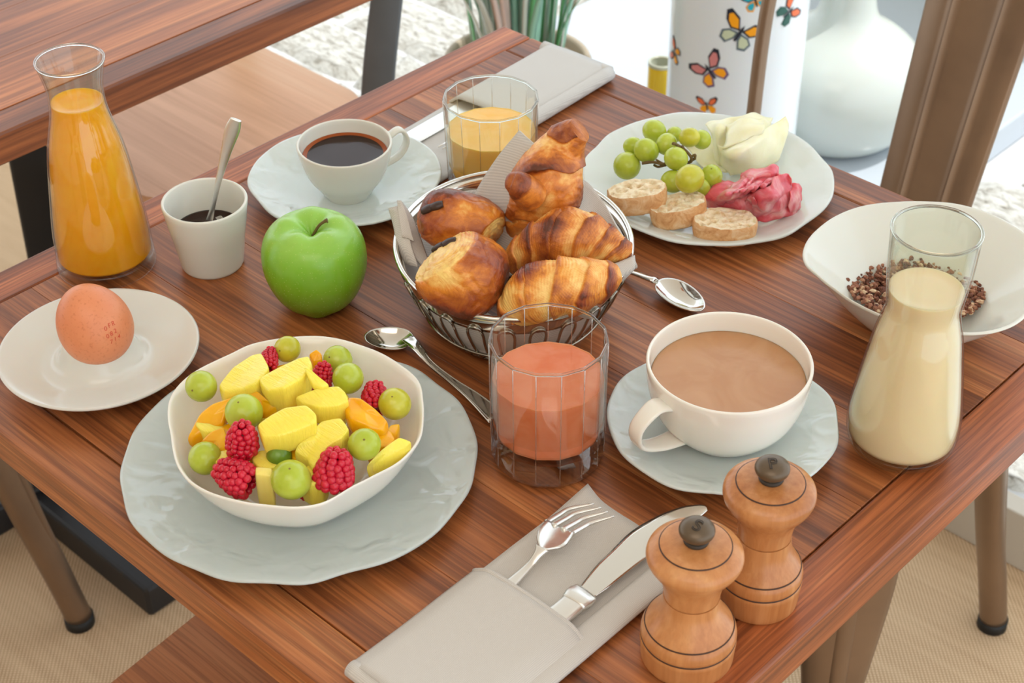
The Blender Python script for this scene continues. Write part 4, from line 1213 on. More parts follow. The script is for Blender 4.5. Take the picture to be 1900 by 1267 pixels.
# ================================================================== FRONT NAPKIN WITH CUTLERY
NS = 2.9
def NP(x, y, z): return P(640 + x / NS, 830 + y / NS, z)
def napkin_front():
    root = empty('napkin', NP(700, 900, 0), 'greige pocket napkin holding fork and knife at the front edge', 'napkin')
    # directions on the table
    A0 = NP(1300, 240, .002); A1 = NP(30, 1210, .002)
    ax = (A1 - A0); L = ax.length; ax.normalize()
    Bv = NP(1218, 1075, .002) - NP(700, 655, .002); wv = Bv - ax * Bv.dot(ax); Wd = wv.length; wv.normalize()
    O = A0
    def S_(u, v, z): return O + ax * u + wv * v + Vector((0, 0, z))
    LL = L + .001
    # lower layers: stacked folds
    rows = []
    for i in range(7):
        u = LL * i / 6
        rows.append([S_(u + .0 * (k == 0), Wd * k / 6 * 1.0, .0022 + .0006 * math.sin(i * 1.9 + k)) for k in range(7)])
    rows[0] = [S_(-.001 + .013 * (k / 6) + .002 * math.sin(k * 1.2), Wd * k / 6, .0036 + .0028 * (k == 0)) for k in range(7)]
    mesh('lower_layer', *sheet(rows, .0016, 4, .0007, 25, 3), M['cloth'], root)
    # rolled long side fold on the right
    pts = [S_(LL * i / 6 + .011, Wd * 1.0, .0042) for i in range(7)]
    mesh('side_fold', *sweep(pts, [.010] * 7, [.0040] * 7, side=wv, seg=20, n=4, power=2.2), M['cloth'], root)
    pts2 = [S_(LL * i / 6 + .004, Wd * .90, .0062) for i in range(7)]
    # pocket
    u0 = (NP(700, 655, .008) - O).dot(ax); u0 = u0
    rows = []
    for i in range(6):
        u = u0 + (LL - u0) * i / 5
        row = []
        for k in range(9):
            s = k / 8
            zz = .0112 + .0022 * math.sin(PI * s) - .0075 * (abs(2 * s - 1) ** 8)
            row.append(S_(u, Wd * (-.012 + 1.05 * s), zz))
        rows.append(row)
    mesh('pocket', *sheet(rows, .0030, 4, .0008, 18, 7), M['cloth'], root)
    # folded edge of the pocket
    mesh('pocket_hem', *sweep([S_(u0, Wd * (-.012 + 1.05 * k / 8), .0112 + .0022 * math.sin(PI * k / 8) - .0075 * (abs(2 * k / 8 - 1) ** 8)) for k in range(9)], [.0022] * 9, [.0022] * 9, side=ax, seg=12, n=4), M['cloth'], root)
    # rolled end at the lower left
    mesh('end_fold', *sweep([S_(LL, Wd * (.03 + .98 * k / 5), .0068) for k in range(6)], [.0058] * 6, [.0056] * 6, side=ax, seg=16, n=3), M['cloth'], root)
napkin_front()
# fork
def fork():
    h0 = NP(780, 850, .0075)
    root = empty('fork', NP(1000, 600, .0035), 'steel fork with four tines tucked in the front napkin', 'fork')
    hs = [NP(740, 880, .0062), NP(800, 815, .0070), NP(880, 745, .0085), NP(990, 640, .0115), NP(1040, 575, .0165), NP(1062, 540, .019)]
    sd = (NP(1205, 520, .016) - NP(1040, 450, .016)).normalized()
    mesh('handle', *sweep(hs, [.0048, .0046, .0040, .0026, .0030, .0050], [.0017, .0017, .0016, .0016, .0014, .0012], side=sd, seg=16, n=6, power=3), M['steel_satin'], root)
    rows = []
    rows.append([NP(1050, 545, .0185), NP(1065, 550, .0182), NP(1080, 553, .0185)])
    rows.append([NP(1034, 490, .0195), NP(1095, 512, .0168), NP(1170, 535, .0195)])
    rows.append([NP(1044, 440, .0190), NP(1130, 470, .0160), NP(1208, 500, .0190)])
    rows.append([NP(1086, 392, .0175), NP(1160, 430, .0150), NP(1236, 460, .0175)])
    hd_ = mesh('head', *sheet(rows, .0017, 5), M['steel_satin'], root)
    rt_ = [(1098, 392), (1136, 410), (1184, 432), (1228, 455)]
    mid = [(1210, 330), (1250, 352), (1295, 378), (1335, 403)]
    tp = [(1340, 304), (1380, 324), (1415, 346), (1450, 370)]
    for a, b_, c_ in zip(rt_, mid, tp):
        pts = [NP(a[0] - 14, a[1] + 10, .0170), NP((a[0] + b_[0]) / 2, (a[1] + b_[1]) / 2, .0152), NP(b_[0], b_[1], .0150), NP(c_[0], c_[1], .0185)]
        mesh('tine', *sweep(pts, [.0020, .0017, .0014, .0005], [.0011, .0012, .0011, .0005], side=sd, seg=10, n=6, power=3), M['steel_satin'], root)
fork()
def knife():
    root = empty('knife', NP(1300, 800, .004), 'steel table knife tucked in the front napkin beside the fork', 'knife')
    z = .0125
    hs = [NP(1030, 1010, .0085), NP(1110, 938, .0100), NP(1190, 872, .0120), NP(1255, 815, .0130)]
    sd = (NP(1145, 975, z) - NP(1078, 912, z)).normalized()
    mesh('handle', *sweep(hs, [.0088, .0085, .0080, .0082], [.0036, .0036, .0034, .0036], side=sd, seg=20, n=5, power=3), M['steel_satin'], root)
    hs = [NP(1225, 840, .0128), NP(1262, 806, .0130), NP(1300, 778, .0130)]
    mesh('bolster', *sweep(hs, [.0084, .0098, .0090], [.0036, .0040, .0018], side=sd, seg=20, n=4, power=3), M['steel_satin'], root)
    up = [(1262, 758), (1300, 705), (1360, 630), (1430, 562), (1540, 456), (1682, 372), (1810, 324), (1890, 312), (1932, 315), (1947, 327)]
    lo = [(1335, 812), (1400, 768), (1470, 712), (1560, 640), (1650, 572), (1750, 498), (1850, 422), (1900, 384), (1934, 356), (1950, 340)]
    rows = []
    for (a, b_) in zip(up, lo):
        t = 0.0
        rows.append([NP(a[0], a[1], .0138), NP((a[0] + b_[0]) / 2, (a[1] + b_[1]) / 2, .0138), NP(b_[0], b_[1], .0134)])
    mesh('blade', *sheet(rows, .0014, 4), M['steel'], root)
knife()

# ================================================================== REAR NAPKIN
def napkin_rear():
    root = empty('napkin', P(940, 190, 0), 'pale folded pocket napkin behind the pale juice glass', 'napkin')
    A0 = P(1006, 90, .006); Cn = P(1121, 146, .006)
    A1 = P(905, 137, .006)
    ax = P(740, 262, .002) - P(1000, 97, .002); ax.normalize()
    ax = (P(905, 137, .004) - P(1000, 94, .004)).normalized() * .4 + (P(760, 232, .003) - P(905, 137, .003)).normalized() * .6; ax.normalize()
    wv = Cn - A0; wv -= ax * wv.dot(ax); Wd = wv.length; wv.normalize()
    def S_(u, v, z): return Vector((A0.x, A0.y, TZ)) + ax * u + wv * v + Vector((0, 0, z))
    L = .245; Lp = .135
    rows = [[S_(L * i / 6, Wd * k / 6, .0030 + .0005 * math.sin(i + 2 * k)) for k in range(7)] for i in range(7)]
    mesh('lower_layer', *sheet(rows, .0022, 3, .0006, 25, 9), M['cloth_cool'], root)
    rows = [[S_(Lp * i / 4, Wd * (-.01 + 1.02 * k / 8), .0128 + .002 * math.sin(PI * k / 8) - .008 * (abs(k / 4 - 1) ** 8)) for k in range(9)] for i in range(5)]
    mesh('pocket', *sheet(rows, .0026, 4, .0007, 18, 17), M['cloth_cool'], root)
    mesh('end_fold', *sweep([S_(0, Wd * (.02 + .96 * k / 5), .0075) for k in range(6)], [.0070] * 6, [.0066] * 6, side=ax, seg=16, n=3), M['cloth_cool'], root)
    mesh('side_fold', *sweep([S_(Lp * i / 4, Wd * .985, .0075) for i in range(5)], [.0070] * 5, [.0066] * 5, side=wv, seg=16, n=3), M['cloth_cool'], root)
    # knife, fork and spoon ends
    kn = empty('knife', S_(.2, Wd * .25, .004), 'steel knife lying on the rear napkin beside the black coffee', 'knife')
    mesh('blade', *sweep([S_(.06, Wd * .25, .0085), S_(.13, Wd * .24, .0072), S_(.20, Wd * .23, .0065), S_(.238, Wd * .22, .0062), S_(.252, Wd * .19, .006)], [.0095, .0105, .0108, .008, .002], [.0009] * 5, side=wv, seg=12, n=4, power=4), M['steel_satin'], kn)
    fk = empty('fork', S_(.2, Wd * .65, .004), 'steel fork on the rear napkin, tines towards the black coffee', 'fork')
    mesh('neck', *sweep([S_(.10, Wd * .68, .0085), S_(.135, Wd * .68, .0080), S_(.160, Wd * .68, .0095)], [.0026, .0026, .0075], [.0016, .0015, .0011], side=wv, seg=12, n=5, power=3), M['steel_satin'], fk)
    for k in range(4):
        o = (k - 1.5) * .0052
        mesh('tine', *sweep([S_(.155, Wd * .68 + o, .0094), S_(.18, Wd * .68 + o, .0074), S_(.205, Wd * .68 + o * .95, .0078)], [.0017, .0014, .0006], [.0011, .001, .0005], side=wv, seg=8, n=4), M['steel_satin'], fk)
napkin_rear()

# ================================================================== APPLE
def apple():
    c = P(588, 560, 0); q = P2(c, 588, 486)
    r = size_at(195, q) / 2
    base = P(591, 561, 0)
    h = r * 1.80
    root = empty('apple', base, 'shiny green apple between the beaker and bread basket', 'apple')
    prof = [(0, .010), (r * .14, .006), (r * .28, .0012), (r * .42, .0004), (r * .62, h * .06), (r * .82, h * .20), (r * .96, h * .40), (r * 1.0, h * .58), (r * .96, h * .76), (r * .83, h * .90), (r * .62, h * .985), (r * .42, h * 1.0), (r * .26, h * .965), (r * .12, h * .90), (r * .04, h * .855), (0, h * .845)]
    def rf(t, rr): return 1 + .005 * math.cos(5 * t + .5) + .01 * math.cos(2 * t)
    v, f = lathe(smooth_prof(prof, 5), 96, base, rf, lambda t, rr: .0012 * math.cos(5 * t + .5) * (1 if rr < r * .7 else 0))
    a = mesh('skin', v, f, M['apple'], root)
    b0 = base + Vector((0, 0, h * .85))
    tip = b0 + Vector(CX) * .0125 + Vector((0, 0, .0145))
    mesh('stem', *sweep([b0, b0 + (tip - b0) * .45 + Vector((0, 0, .003)), b0 + (tip - b0) * .85 + Vector((0, 0, .0015)), tip], [.0011, .0011, .0013, .0020], seg=10, n=5), M['stem'], root)
apple()

# ================================================================== FRUIT SALAD
def grape_at(x, y, rpx, z, mat, label, group, conv=FP, sc=FS, squash=1.0, dirv=None):
    c = conv(x, y, z)
    r = size_at(rpx / sc, c)
    dv = Vector(dirv or (R.uniform(-1, 1), R.uniform(-1, 1), R.uniform(-.2, 1)))
    v, f = xf(blob((0, 0, 0), (r, r * squash * 1.04), 36, 22), orient(dv, c))
    o = single('grape', v, f, mat, label, 'grape', group)
    return o, c, r
def add_scar(o, c, r, d):
    d = Vector(d).normalized()
    v, f = xf(lathe([(0, r * .0), (r * .07, -r * .005), (r * .05, .0002), (0, .0003)], 10), orient(d, c + d * (r + .0001)))
    mesh('stem_scar', v, f, M['grape_mark'], o)
gs = [(258, 410, 103, .060, 'grape', 'green grape alone at the left rim of the fruit salad', (-.2, -.8, -.2)),
      (537, 580, 122, .068, 'grape', 'green grape behind the upright raspberry', (-.6, .3, .5)),
      (820, 168, 86, .060, 'grape_gold', 'golden green grape at the back rim of the salad bowl', (-.4, -.6, -.1)),
      (1150, 240, 95, .054, 'grape', 'green grape in the fruit salad just above another grape', (-.7, -.4, .3)),
      (1217, 358, 103, .062, 'grape', 'green grape right of the rear raspberry, lower of two touching', None),
      (1522, 525, 106, .056, 'grape_gold', 'golden green grape at the right rim of the salad bowl', (-.4, .2, .6)),
      (1323, 790, 106, .066, 'grape', 'green grape between the orange mango wedge and the pineapple stick', (.1, .1, .9)),
      (285, 880, 110, .052, 'grape', 'green grape left of the lowest left raspberry', None),
      (767, 862, 84, .056, 'grape_dark', 'small dark green grape in the middle of the salad', None),
      (845, 1020, 131, .058, 'grape', 'large green grape at the front rim of the salad bowl', (-.4, .5, .7))]
for x, y, r, z, m_, lb_, sd in gs:
    o, c, rr = grape_at(x, y, r, z, M[m_], lb_, 'grapes in the fruit salad')
    if sd: add_scar(o, c, rr, Vector(CF) * -1 * .8 + Vector(sd) * .6)
def raspberry(c, ax, L, Wd, label, group='raspberries in the fruit salad'):
    """hollow-looking cone of drupelets, each a small bead"""
    ax = Vector(ax).normalized(); Mx = orient(ax, c)
    root = single('raspberry', *xf(blob((0, 0, -L * .1), (Wd * .37, L * .36), 20, 14), Mx), M['rasp_core'], label, 'raspberry', group)
    vs, fs = [], []
    rows = 8
    for i in range(rows):
        u = (i + .3) / (rows - .4)  # 0 base .. 1 tip
        z = -L / 2 + L * u * .96
        rr = Wd / 2 * .86 * max(0, 1 - u ** 2.1) ** .62 * (.84 + .16 * min(1, u / .2))
        if i == rows - 1: rr = 0; z -= Wd * .07
        dr = Wd * .122 * (1 - .12 * u)
        cnt = max(1, int(round(2 * PI * rr / (dr * 1.72)))) if rr > dr * .8 else 1
        for k in range(cnt):
            a = 2 * PI * (k + .5 * (i % 2)) / cnt + R.uniform(-.08, .08)
            p = (rr * math.cos(a) if cnt > 1 else 0, rr * math.sin(a) if cnt > 1 else 0, z + R.uniform(-.0003, .0003))
            s = dr * R.uniform(.9, 1.1)
            v, f = blob(p, s, 12, 8)
            o_ = len(vs); vs += v; fs += [tuple(q + o_ for q in t) for t in f]
    v, f = xf((vs, fs), Mx)
    d = mesh('drupelets', v, f, M['raspberry'], root)
    d['kind'] = 'stuff'
rs = [((525, 735, .070), (.15, .0, 1), 270, 220, 'raspberry standing upright at the centre left of the fruit salad'),
      ((450, 985, .054), (-.9, -.35, .25), 290, 245, 'raspberry lying on its side at the lower left of the bowl'),
      ((1135, 925, .062), (-.1, .35, .9), 280, 270, 'large raspberry at the front right rim of the bowl'),
      ((1050, 325, .060), (-.2, .5, .8), 190, 150, 'raspberry at the back behind the thin pineapple strip'),
      ((950, 400, .046), (.2, .5, .5), 160, 130, 'raspberry mostly hidden in front of the rear raspberry'),
      ((1392, 465, .052), (-.6, .6, .4), 230, 190, 'raspberry tucked behind the golden grape on the right'),
      ((705, 222, .060), (-.5, .7, .2), 190, 130, 'raspberry wedged behind the two rear pineapple pieces'),
      ((1000, 1110, .036), (.8, .2, .1), 170, 130, 'dark raspberry low down beside the large front grape')]
for (x, y, z), ax, L, W_, lb_ in rs:
    c = FP(x, y, z)
    raspberry(c, ax, size_at(L / FS, c), size_at(W_ / FS, c), lb_)
def piece(name, poly, drop, mat, label, z=None, cat=None, shrink=.9, lean=(0, 0), rnd=.0012):
    pts = [FP(x, y, zz) for x, y, zz in poly]
    v, f = chunk(pts, drop, shrink, rnd, lean)
    o = single(name, v, f, M[mat], label, cat or name.split('_')[0])
    # put the local x axis anywhere; cheap relief
    subsurf(o, 2)
    o['group'] = {'pineapple_piece': 'pineapple pieces in the fruit salad', 'mango_piece': 'mango pieces in the fruit salad'}[name]
    return o
piece('pineapple_piece', [(365, 400, .066), (460, 280, .07), (590, 195, .07), (655, 180, .070), (712, 285, .076), (625, 385, .076), (520, 430, .07), (400, 445, .066)], .019, 'pineapple', 'pineapple wedge at the back left below the rear raspberry', lean=(.1, -.1))
piece('pineapple_piece', [(620, 355, .078), (760, 280, .08), (900, 215, .082), (965, 203, .082), (990, 262, .082), (930, 350, .082), (800, 420, .082), (690, 440, .078)], .022, 'pineapple', 'big pineapple wedge with a notched end at the top of the salad')
piece('pineapple_piece', [(925, 275, .086), (958, 282, .086), (1030, 345, .084), (1100, 398, .080), (1040, 412, .08), (985, 400, .08), (955, 340, .084)], .006, 'pineapple', 'thin pineapple strip in front of the rear raspberry', rnd=.001)
piece('pineapple_piece', [(860, 475, .074), (1000, 418, .078), (1160, 397, .078), (1205, 440, .078), (1228, 500, .074), (1150, 535, .074), (1020, 545, .074), (900, 510, .072)], .017, 'pineapple', 'pineapple piece right of centre beside the orange mango wedge')
piece('mango_piece', [(1205, 455, .070), (1290, 460, .074), (1400, 540, .072), (1490, 630, .064), (1455, 690, .062), (1340, 660, .068), (1230, 620, .070), (1185, 550, .070)], .018, 'mango', 'large smooth mango wedge at the right of the salad', rnd=.0025)
piece('pineapple_piece', [(615, 655, .078), (700, 595, .08), (800, 540, .082), (950, 520, .084), (1015, 580, .084), (1015, 640, .08), (900, 690, .078), (760, 735, .076), (650, 740, .074)], .018, 'pineapple', 'pineapple wedge beside the upright raspberry')
piece('pineapple_piece', [(1040, 625, .070), (1175, 600, .074), (1232, 680, .074), (1180, 740, .072), (1080, 800, .068), (985, 950, .060), (940, 880, .060), (860, 835, .062), (880, 790, .066), (960, 720, .070)], .018, 'pineapple', 'long pineapple wedge leaning on the front right raspberry')
piece('mango_piece', [(155, 738, .050), (240, 575, .060), (330, 505, .064), (480, 455, .066), (490, 485, .066), (420, 560, .066), (400, 640, .060), (300, 695, .054), (190, 745, .050)], .014, 'mango', 'glossy pointed mango slice at the left of the salad', rnd=.0022)
piece('mango_piece', [(245, 765, .050), (310, 700, .056), (405, 660, .060), (430, 740, .058), (450, 830, .054), (400, 860, .050), (330, 790, .050)], .014, 'mango', 'mango piece beneath the glossy slice beside the upright raspberry')
piece('mango_piece', [(530, 470, .066), (620, 425, .070), (700, 500, .068), (760, 545, .064), (670, 590, .060), (600, 520, .066)], .016, 'mango', 'mango piece under the big top pineapple wedge')
piece('mango_piece', [(660, 615, .056), (780, 545, .062), (900, 500, .064), (960, 540, .06), (860, 600, .056), (740, 640, .05)], .018, 'mango', 'mango piece mostly buried in the middle of the salad')
piece('mango_piece', [(560, 858, .050), (640, 835, .052), (680, 868, .052), (650, 920, .046), (590, 925, .044)], .015, 'mango', 'small mango piece above the pale pineapple block')
piece('pineapple_piece', [(606, 927, .062), (728, 938, .062), (722, 1000, .060), (604, 985, .060)], .030, 'pineapple_pale', 'pale upright pineapple block beside the large front grape', shrink=.96, rnd=.001)
piece('pineapple_piece', [(1330, 925, .056), (1430, 820, .062), (1555, 728, .064), (1640, 762, .060), (1590, 810, .058), (1450, 890, .054), (1345, 960, .050)], .012, 'pineapple', 'pineapple stick pointing at the right rim of the bowl')
piece('mango_piece', [(955, 190, .062), (1010, 155, .064), (1048, 190, .062), (1050, 240, .058), (990, 255, .058)], .014, 'mango', 'small mango piece at the back between two grapes')
piece('mango_piece', [(1440, 770, .050), (1490, 650, .056), (1560, 640, .054), (1540, 730, .048), (1470, 800, .044)], .014, 'mango', 'mango piece below the right golden grape')
# buried pieces that carry the top layer
BUR = [(480, 700, 'left of the upright raspberry'), (700, 560, 'under the big top wedge'), (920, 640, 'under the wedge beside the upright raspberry'), (1120, 700, 'under the long leaning wedge'), (1310, 640, 'under the large smooth mango wedge'), (690, 880, 'above the small mango bit at the front'), (930, 830, 'beside the small dark grape'), (1120, 480, 'under the piece right of centre'), (540, 400, 'under the back left wedge'), (990, 980, 'between large grape and front right raspberry'), (1420, 740, 'behind the pineapple stick'), (320, 640, 'under the glossy pointed slice'), (820, 320, 'behind the big top wedge'), (440, 880, 'between the two left raspberries')]
for k, (x, y, wh) in enumerate(BUR):
    pts = [(x + 112 * math.cos(a), y + 72 * math.sin(a), .056) for a in [2 * PI * j / 7 + k for j in range(7)]]
    nm = 'pineapple' if k % 2 else 'mango'
    piece(nm + '_piece', pts, .022, nm, nm + ' piece buried ' + wh, shrink=.8)

# ================================================================== BIG PLATE FOOD
PS = 1900 / 480
def PP(x, y, z): return P(1080 + x / PS, 180 + y / PS, z)
def bread(cx, cy, z, w_, tilt_dir, tilt, rot, label, thk=.0165, asp=.66):
    c = PP(cx, cy, z); a = size_at(w_ / PS, c) / 2; b_ = a * asp
    n = 72; rg = 16
    vs, fs = [], []; mats = []
    T = Matrix.Translation(c) @ Matrix.Rotation(tilt, 4, Vector(tilt_dir)) @ Matrix.Rotation(rot, 4, 'Z')
    sd = R.uniform(0, 90)
    def ring(k, z_, top):
        o = []
        for i in range(n):
            t = 2 * PI * i / n
            cc, ss = math.cos(t), math.sin(t)
            e = 1 + .05 * noise.noise(Vector((cc * 1.6, ss * 1.6, sd))) + .025 * noise.noise(Vector((cc * 6, ss * 6, sd + 4)))
            x = a * k * math.copysign(abs(cc) ** .85, cc) * e; y = b_ * k * math.copysign(abs(ss) ** .85, ss) * e
            dz = 0
            if top:
                h = noise.fractal(Vector((x * 160, y * 160, sd)), 1.0, 2.0, 3)
                hole = max(0, noise.noise(Vector((x * 210, y * 260, sd + 20))) - .12) * .012
                dz = .0012 * h - hole * (1 if k < .9 else .2)
            else:
                dz = .0006 * noise.noise(Vector((cc * 9, ss * 9, z_ * 300 + sd)))
            o.append(T @ Vector((x, y, z_ + dz)))
        return o
    ks = [.02] + [i / rg for i in range(1, rg)] + [.965]
    for k in ks: vs += ring(k, 0, True)
    nt = len(ks)
    for k, z_ in ((1.0, -.0012), (1.02, -.005), (1.0, -thk * .6), (.96, -thk * .9), (.9, -thk), (.02, -thk)): vs += ring(k, z_, False)
    tot = nt + 6
    for i in range(tot - 1):
        for j in range(n):
            p = i * n + j; q = i * n + (j + 1) % n
            fs.append((p, p + n, q + n, q)); mats.append(0 if i < nt - 1 else 1)
    fs.append(tuple(range(n))); mats.append(0); fs.append(tuple((tot - 1) * n + j for j in range(n - 1, -1, -1))); mats.append(1)
    top_f = [f for f, m_ in zip(fs, mats) if m_ == 0]; cr_f = [f for f, m_ in zip(fs, mats) if m_ == 1]
    def sub(fl):
        used = sorted({i for f in fl for i in f}); mp = {i: k for k, i in enumerate(used)}
        return [vs[i] for i in used], [tuple(mp[i] for i in f) for f in fl]
    v, f = sub(cr_f)
    root = single('bread_slice', v, f, M['crust'], label, 'bread', 'baguette slices on the big plate')
    v, f = sub(top_f); mesh('crumb_face', v, f, M['crumb'], root)
tx = tuple(Vector((CX[0], CX[1], 0)).normalized()); tf = tuple(Vector((CF[0], CF[1], 0)).normalized())
tdir = Vector(tf)
bread(400, 672, .038, 430, tdir, math.radians(-8), math.radians(43), 'baguette slice resting on top, leftmost of three', .018, .60)
bread(695, 770, .030, 425, tdir, math.radians(-10), math.radians(46), 'baguette slice in the middle of the three overlapping', .018, .60)
bread(1050, 892, .0245, 470, tdir, math.radians(0), math.radians(38), 'baguette slice lying flat in front of the ham', .018, .62)

pg = [(330, 505, 102, .026, 'grape', (-.5, .2, .2), 'large green grape at the left end of the bunch'),
      (372, 360, 66, .034, 'grape', None, 'green grape in the bunch partly behind the left grapes'),
      (472, 393, 88, .040, 'grape', None, 'round green grape above the long stalk of the bunch'),
      (532, 252, 84, .036, 'grape', None, 'green grape at the upper left of the bunch'),
      (620, 345, 76, .042, 'grape', None, 'green grape between the top and middle of the bunch'),
      (680, 275, 60, .034, 'grape', None, 'small green grape behind the golden one at the top'),
      (788, 297, 73, .050, 'grape_gold', None, 'golden brownish grape at the top of the bunch'),
      (878, 312, 70, .040, 'grape', None, 'green grape at the top right of the bunch beside the cheese'),
      (690, 452, 86, .044, 'grape', None, 'green grape at the heart of the bunch'),
      (668, 620, 84, .028, 'grape', None, 'green grape tucked behind the middle baguette slice'),
      (790, 600, 104, .046, 'grape_gold', (0, -.6, -.5), 'large golden grape at the front of the bunch'),
      (870, 665, 70, .026, 'grape', None, 'green grape under the large golden front grape'),
      (950, 582, 82, .030, 'grape', (-.6, .5, .2), 'green grape at the right of the bunch beside the ham')]
for x, y, r, z, m_, sd, lb_ in pg:
    o, c, rr = grape_at(x, y, r, z, M[m_], lb_, 'grapes of the bunch on the big plate', PP, PS, 1.06)
    if sd: add_scar(o, c, rr, Vector(CF) * -.8 + Vector(sd) * .6)
gst = empty('grape_stalk', PP(620, 480, .005), 'brown twig of the grape bunch', 'grape stalk')
for pts, r in (([(440, 487, .034), (520, 478, .036), (600, 492, .037), (690, 470, .036), (790, 480, .036), (800, 440, .042), (750, 385, .046), (690, 348, .052)], .0013),
               ([(545, 460, .04), (570, 475, .038), (610, 495, .037)], .0009), ([(530, 500, .03), (560, 512, .032), (615, 500, .036)], .0011), ([(800, 440, .042), (830, 425, .044), (828, 455, .04)], .0011), ([(795, 470, .036), (830, 450, .04)], .0013), ([(690, 348, .052), (672, 340, .055), (668, 350, .054)], .0013), ([(745, 380, .047), (735, 362, .05)], .0014)):
    mesh('twig', *sweep([PP(*p) for p in pts], r, seg=8, n=5), M['stem'], gst)

# cheese: folded thin slices
def cheese():
    root = empty('cheese_slice', PP(1200, 330, .006), 'thin pale cheese slices folded in a ruffle on the plate', 'cheese')
    def S_(rows, th=.0016, rip=.0045, seed=0):
        mesh('slice', *sheet([[PP(*p) for p in r] for r in rows], th, 7, rip, 55, seed), M['cheese'], root)
    S_([[(760, 370, .012), (850, 330, .016), (940, 300, .02), (1010, 300, .02)],
        [(790, 400, .010), (880, 400, .012), (960, 380, .016), (1030, 380, .02)],
        [(850, 480, .008), (930, 480, .010), (1000, 490, .010), (1060, 480, .012)],
        [(900, 530, .007), (970, 520, .008), (1040, 560, .009), (1090, 560, .010)]], seed=1)
    S_([[(920, 215, .026), (990, 165, .036), (1130, 145, .040), (1280, 122, .036), (1400, 160, .030)],
        [(940, 255, .034), (1010, 215, .044), (1110, 230, .034), (1230, 200, .042), (1380, 220, .034)],
        [(960, 310, .030), (1000, 330, .034), (1120, 330, .026), (1240, 300, .036), (1370, 300, .030)],
        [(980, 400, .022), (1010, 430, .024), (1120, 420, .018), (1240, 380, .022), (1360, 370, .020)],
        [(1010, 480, .012), (1060, 500, .012), (1140, 500, .010), (1250, 470, .010), (1350, 440, .010)]], seed=2)
    S_([[(990, 350, .036), (1090, 370, .040), (1200, 320, .046), (1330, 240, .048), (1430, 185, .046), (1500, 148, .048)],
        [(1000, 430, .030), (1100, 430, .040), (1230, 370, .046), (1360, 300, .044), (1450, 245, .040), (1518, 205, .038)],
        [(1040, 510, .018), (1130, 500, .026), (1260, 460, .028), (1370, 400, .030), (1450, 330, .030), (1500, 270, .032)],
        [(1085, 585, .009), (1160, 575, .011), (1280, 545, .011), (1400, 495, .012), (1455, 420, .014), (1480, 330, .018)]], seed=3)
    S_([[(1060, 220, .040), (1180, 165, .050), (1330, 150, .050)], [(1060, 300, .042), (1190, 240, .052), (1340, 208, .051)], [(1035, 385, .038), (1180, 322, .047), (1320, 272, .047)]], seed=4)
cheese()
def ham():
    root = empty('cured_ham', PP(1250, 740, .006), 'rosette of thin pink cured ham slices beside the bread', 'ham')
    rr = random.Random(12)
    def S_(rows, th=.0009, rip=.0034, seed=0):
        mesh('slice', *sheet([[PP(*p) for p in r] for r in rows], th, 9, rip, 105, seed), M['ham'], root)
    # broad lower slices
    S_([[(900, 800, .008), (990, 830, .009), (1140, 870, .009), (1300, 905, .008)],
        [(890, 740, .018), (1000, 770, .022), (1150, 800, .022), (1310, 860, .016)],
        [(940, 680, .026), (1040, 700, .030), (1180, 730, .030), (1330, 800, .026)],
        [(1010, 610, .026), (1100, 620, .032), (1230, 660, .034), (1380, 720, .030)]], seed=1)
    S_([[(1230, 880, .010), (1320, 905, .010), (1440, 895, .009), (1560, 860, .008)],
        [(1200, 790, .024), (1330, 830, .022), (1460, 830, .022), (1590, 800, .014)],
        [(1230, 700, .034), (1350, 730, .034), (1480, 740, .032), (1605, 700, .024)],
        [(1300, 620, .036), (1400, 640, .038), (1500, 640, .036), (1590, 640, .028)]], seed=2)
    # folded ribs fanning from the left
    for k in range(6):
        x0, y0 = 1010 + k * 52, 690 - k * 12
        S_([[(x0 - 60 + k * 10, y0 + 60, .024), (x0 + 20, y0 + 5, .036 + .001 * k), (x0 + 110, y0 - 45, .036), (x0 + 170, y0 - 115 + k * 8, .034)],
            [(x0 - 30 + k * 10, y0 + 85, .020), (x0 + 50, y0 + 30, .046), (x0 + 140, y0 - 15, .046), (x0 + 200, y0 - 90 + k * 8, .044)],
            [(x0 + 10, y0 + 110, .018), (x0 + 80, y0 + 60, .030), (x0 + 160, y0 + 25, .030), (x0 + 225, y0 - 45 + k * 5, .030)]], seed=3 + k, rip=.003)
    # front ruffles on the right
    S_([[(1190, 770, .026), (1260, 700, .040), (1380, 650, .046), (1420, 590, .050), (1500, 560, .048), (1535, 600, .044)],
        [(1230, 830, .018), (1320, 770, .036), (1420, 720, .040), (1480, 660, .040), (1530, 640, .038), (1540, 660, .036)],
        [(1260, 890, .009), (1360, 860, .016), (1460, 830, .020), (1510, 780, .024), (1540, 730, .026), (1545, 700, .028)]], seed=11)
    S_([[(1520, 640, .034), (1570, 632, .038), (1608, 670, .032)], [(1530, 720, .034), (1560, 720, .030), (1612, 730, .026)], [(1520, 810, .024), (1560, 800, .022), (1605, 790, .016)], [(1530, 860, .010), (1560, 850, .010), (1590, 830, .009)]], seed=12)
    S_([[(1165, 555, .034), (1250, 520, .042), (1330, 520, .044), (1400, 505, .048), (1435, 520, .046)], [(1170, 600, .036), (1250, 590, .044), (1340, 570, .048), (1400, 560, .048), (1445, 565, .044)], [(1150, 650, .030), (1250, 650, .036), (1340, 640, .038), (1400, 620, .038), (1440, 610, .036)]], seed=13)
    S_([[(1240, 740, .040), (1250, 800, .026), (1250, 860, .012)], [(1260, 735, .044), (1290, 800, .028), (1300, 870, .010)]], seed=14, rip=.001)
ham()

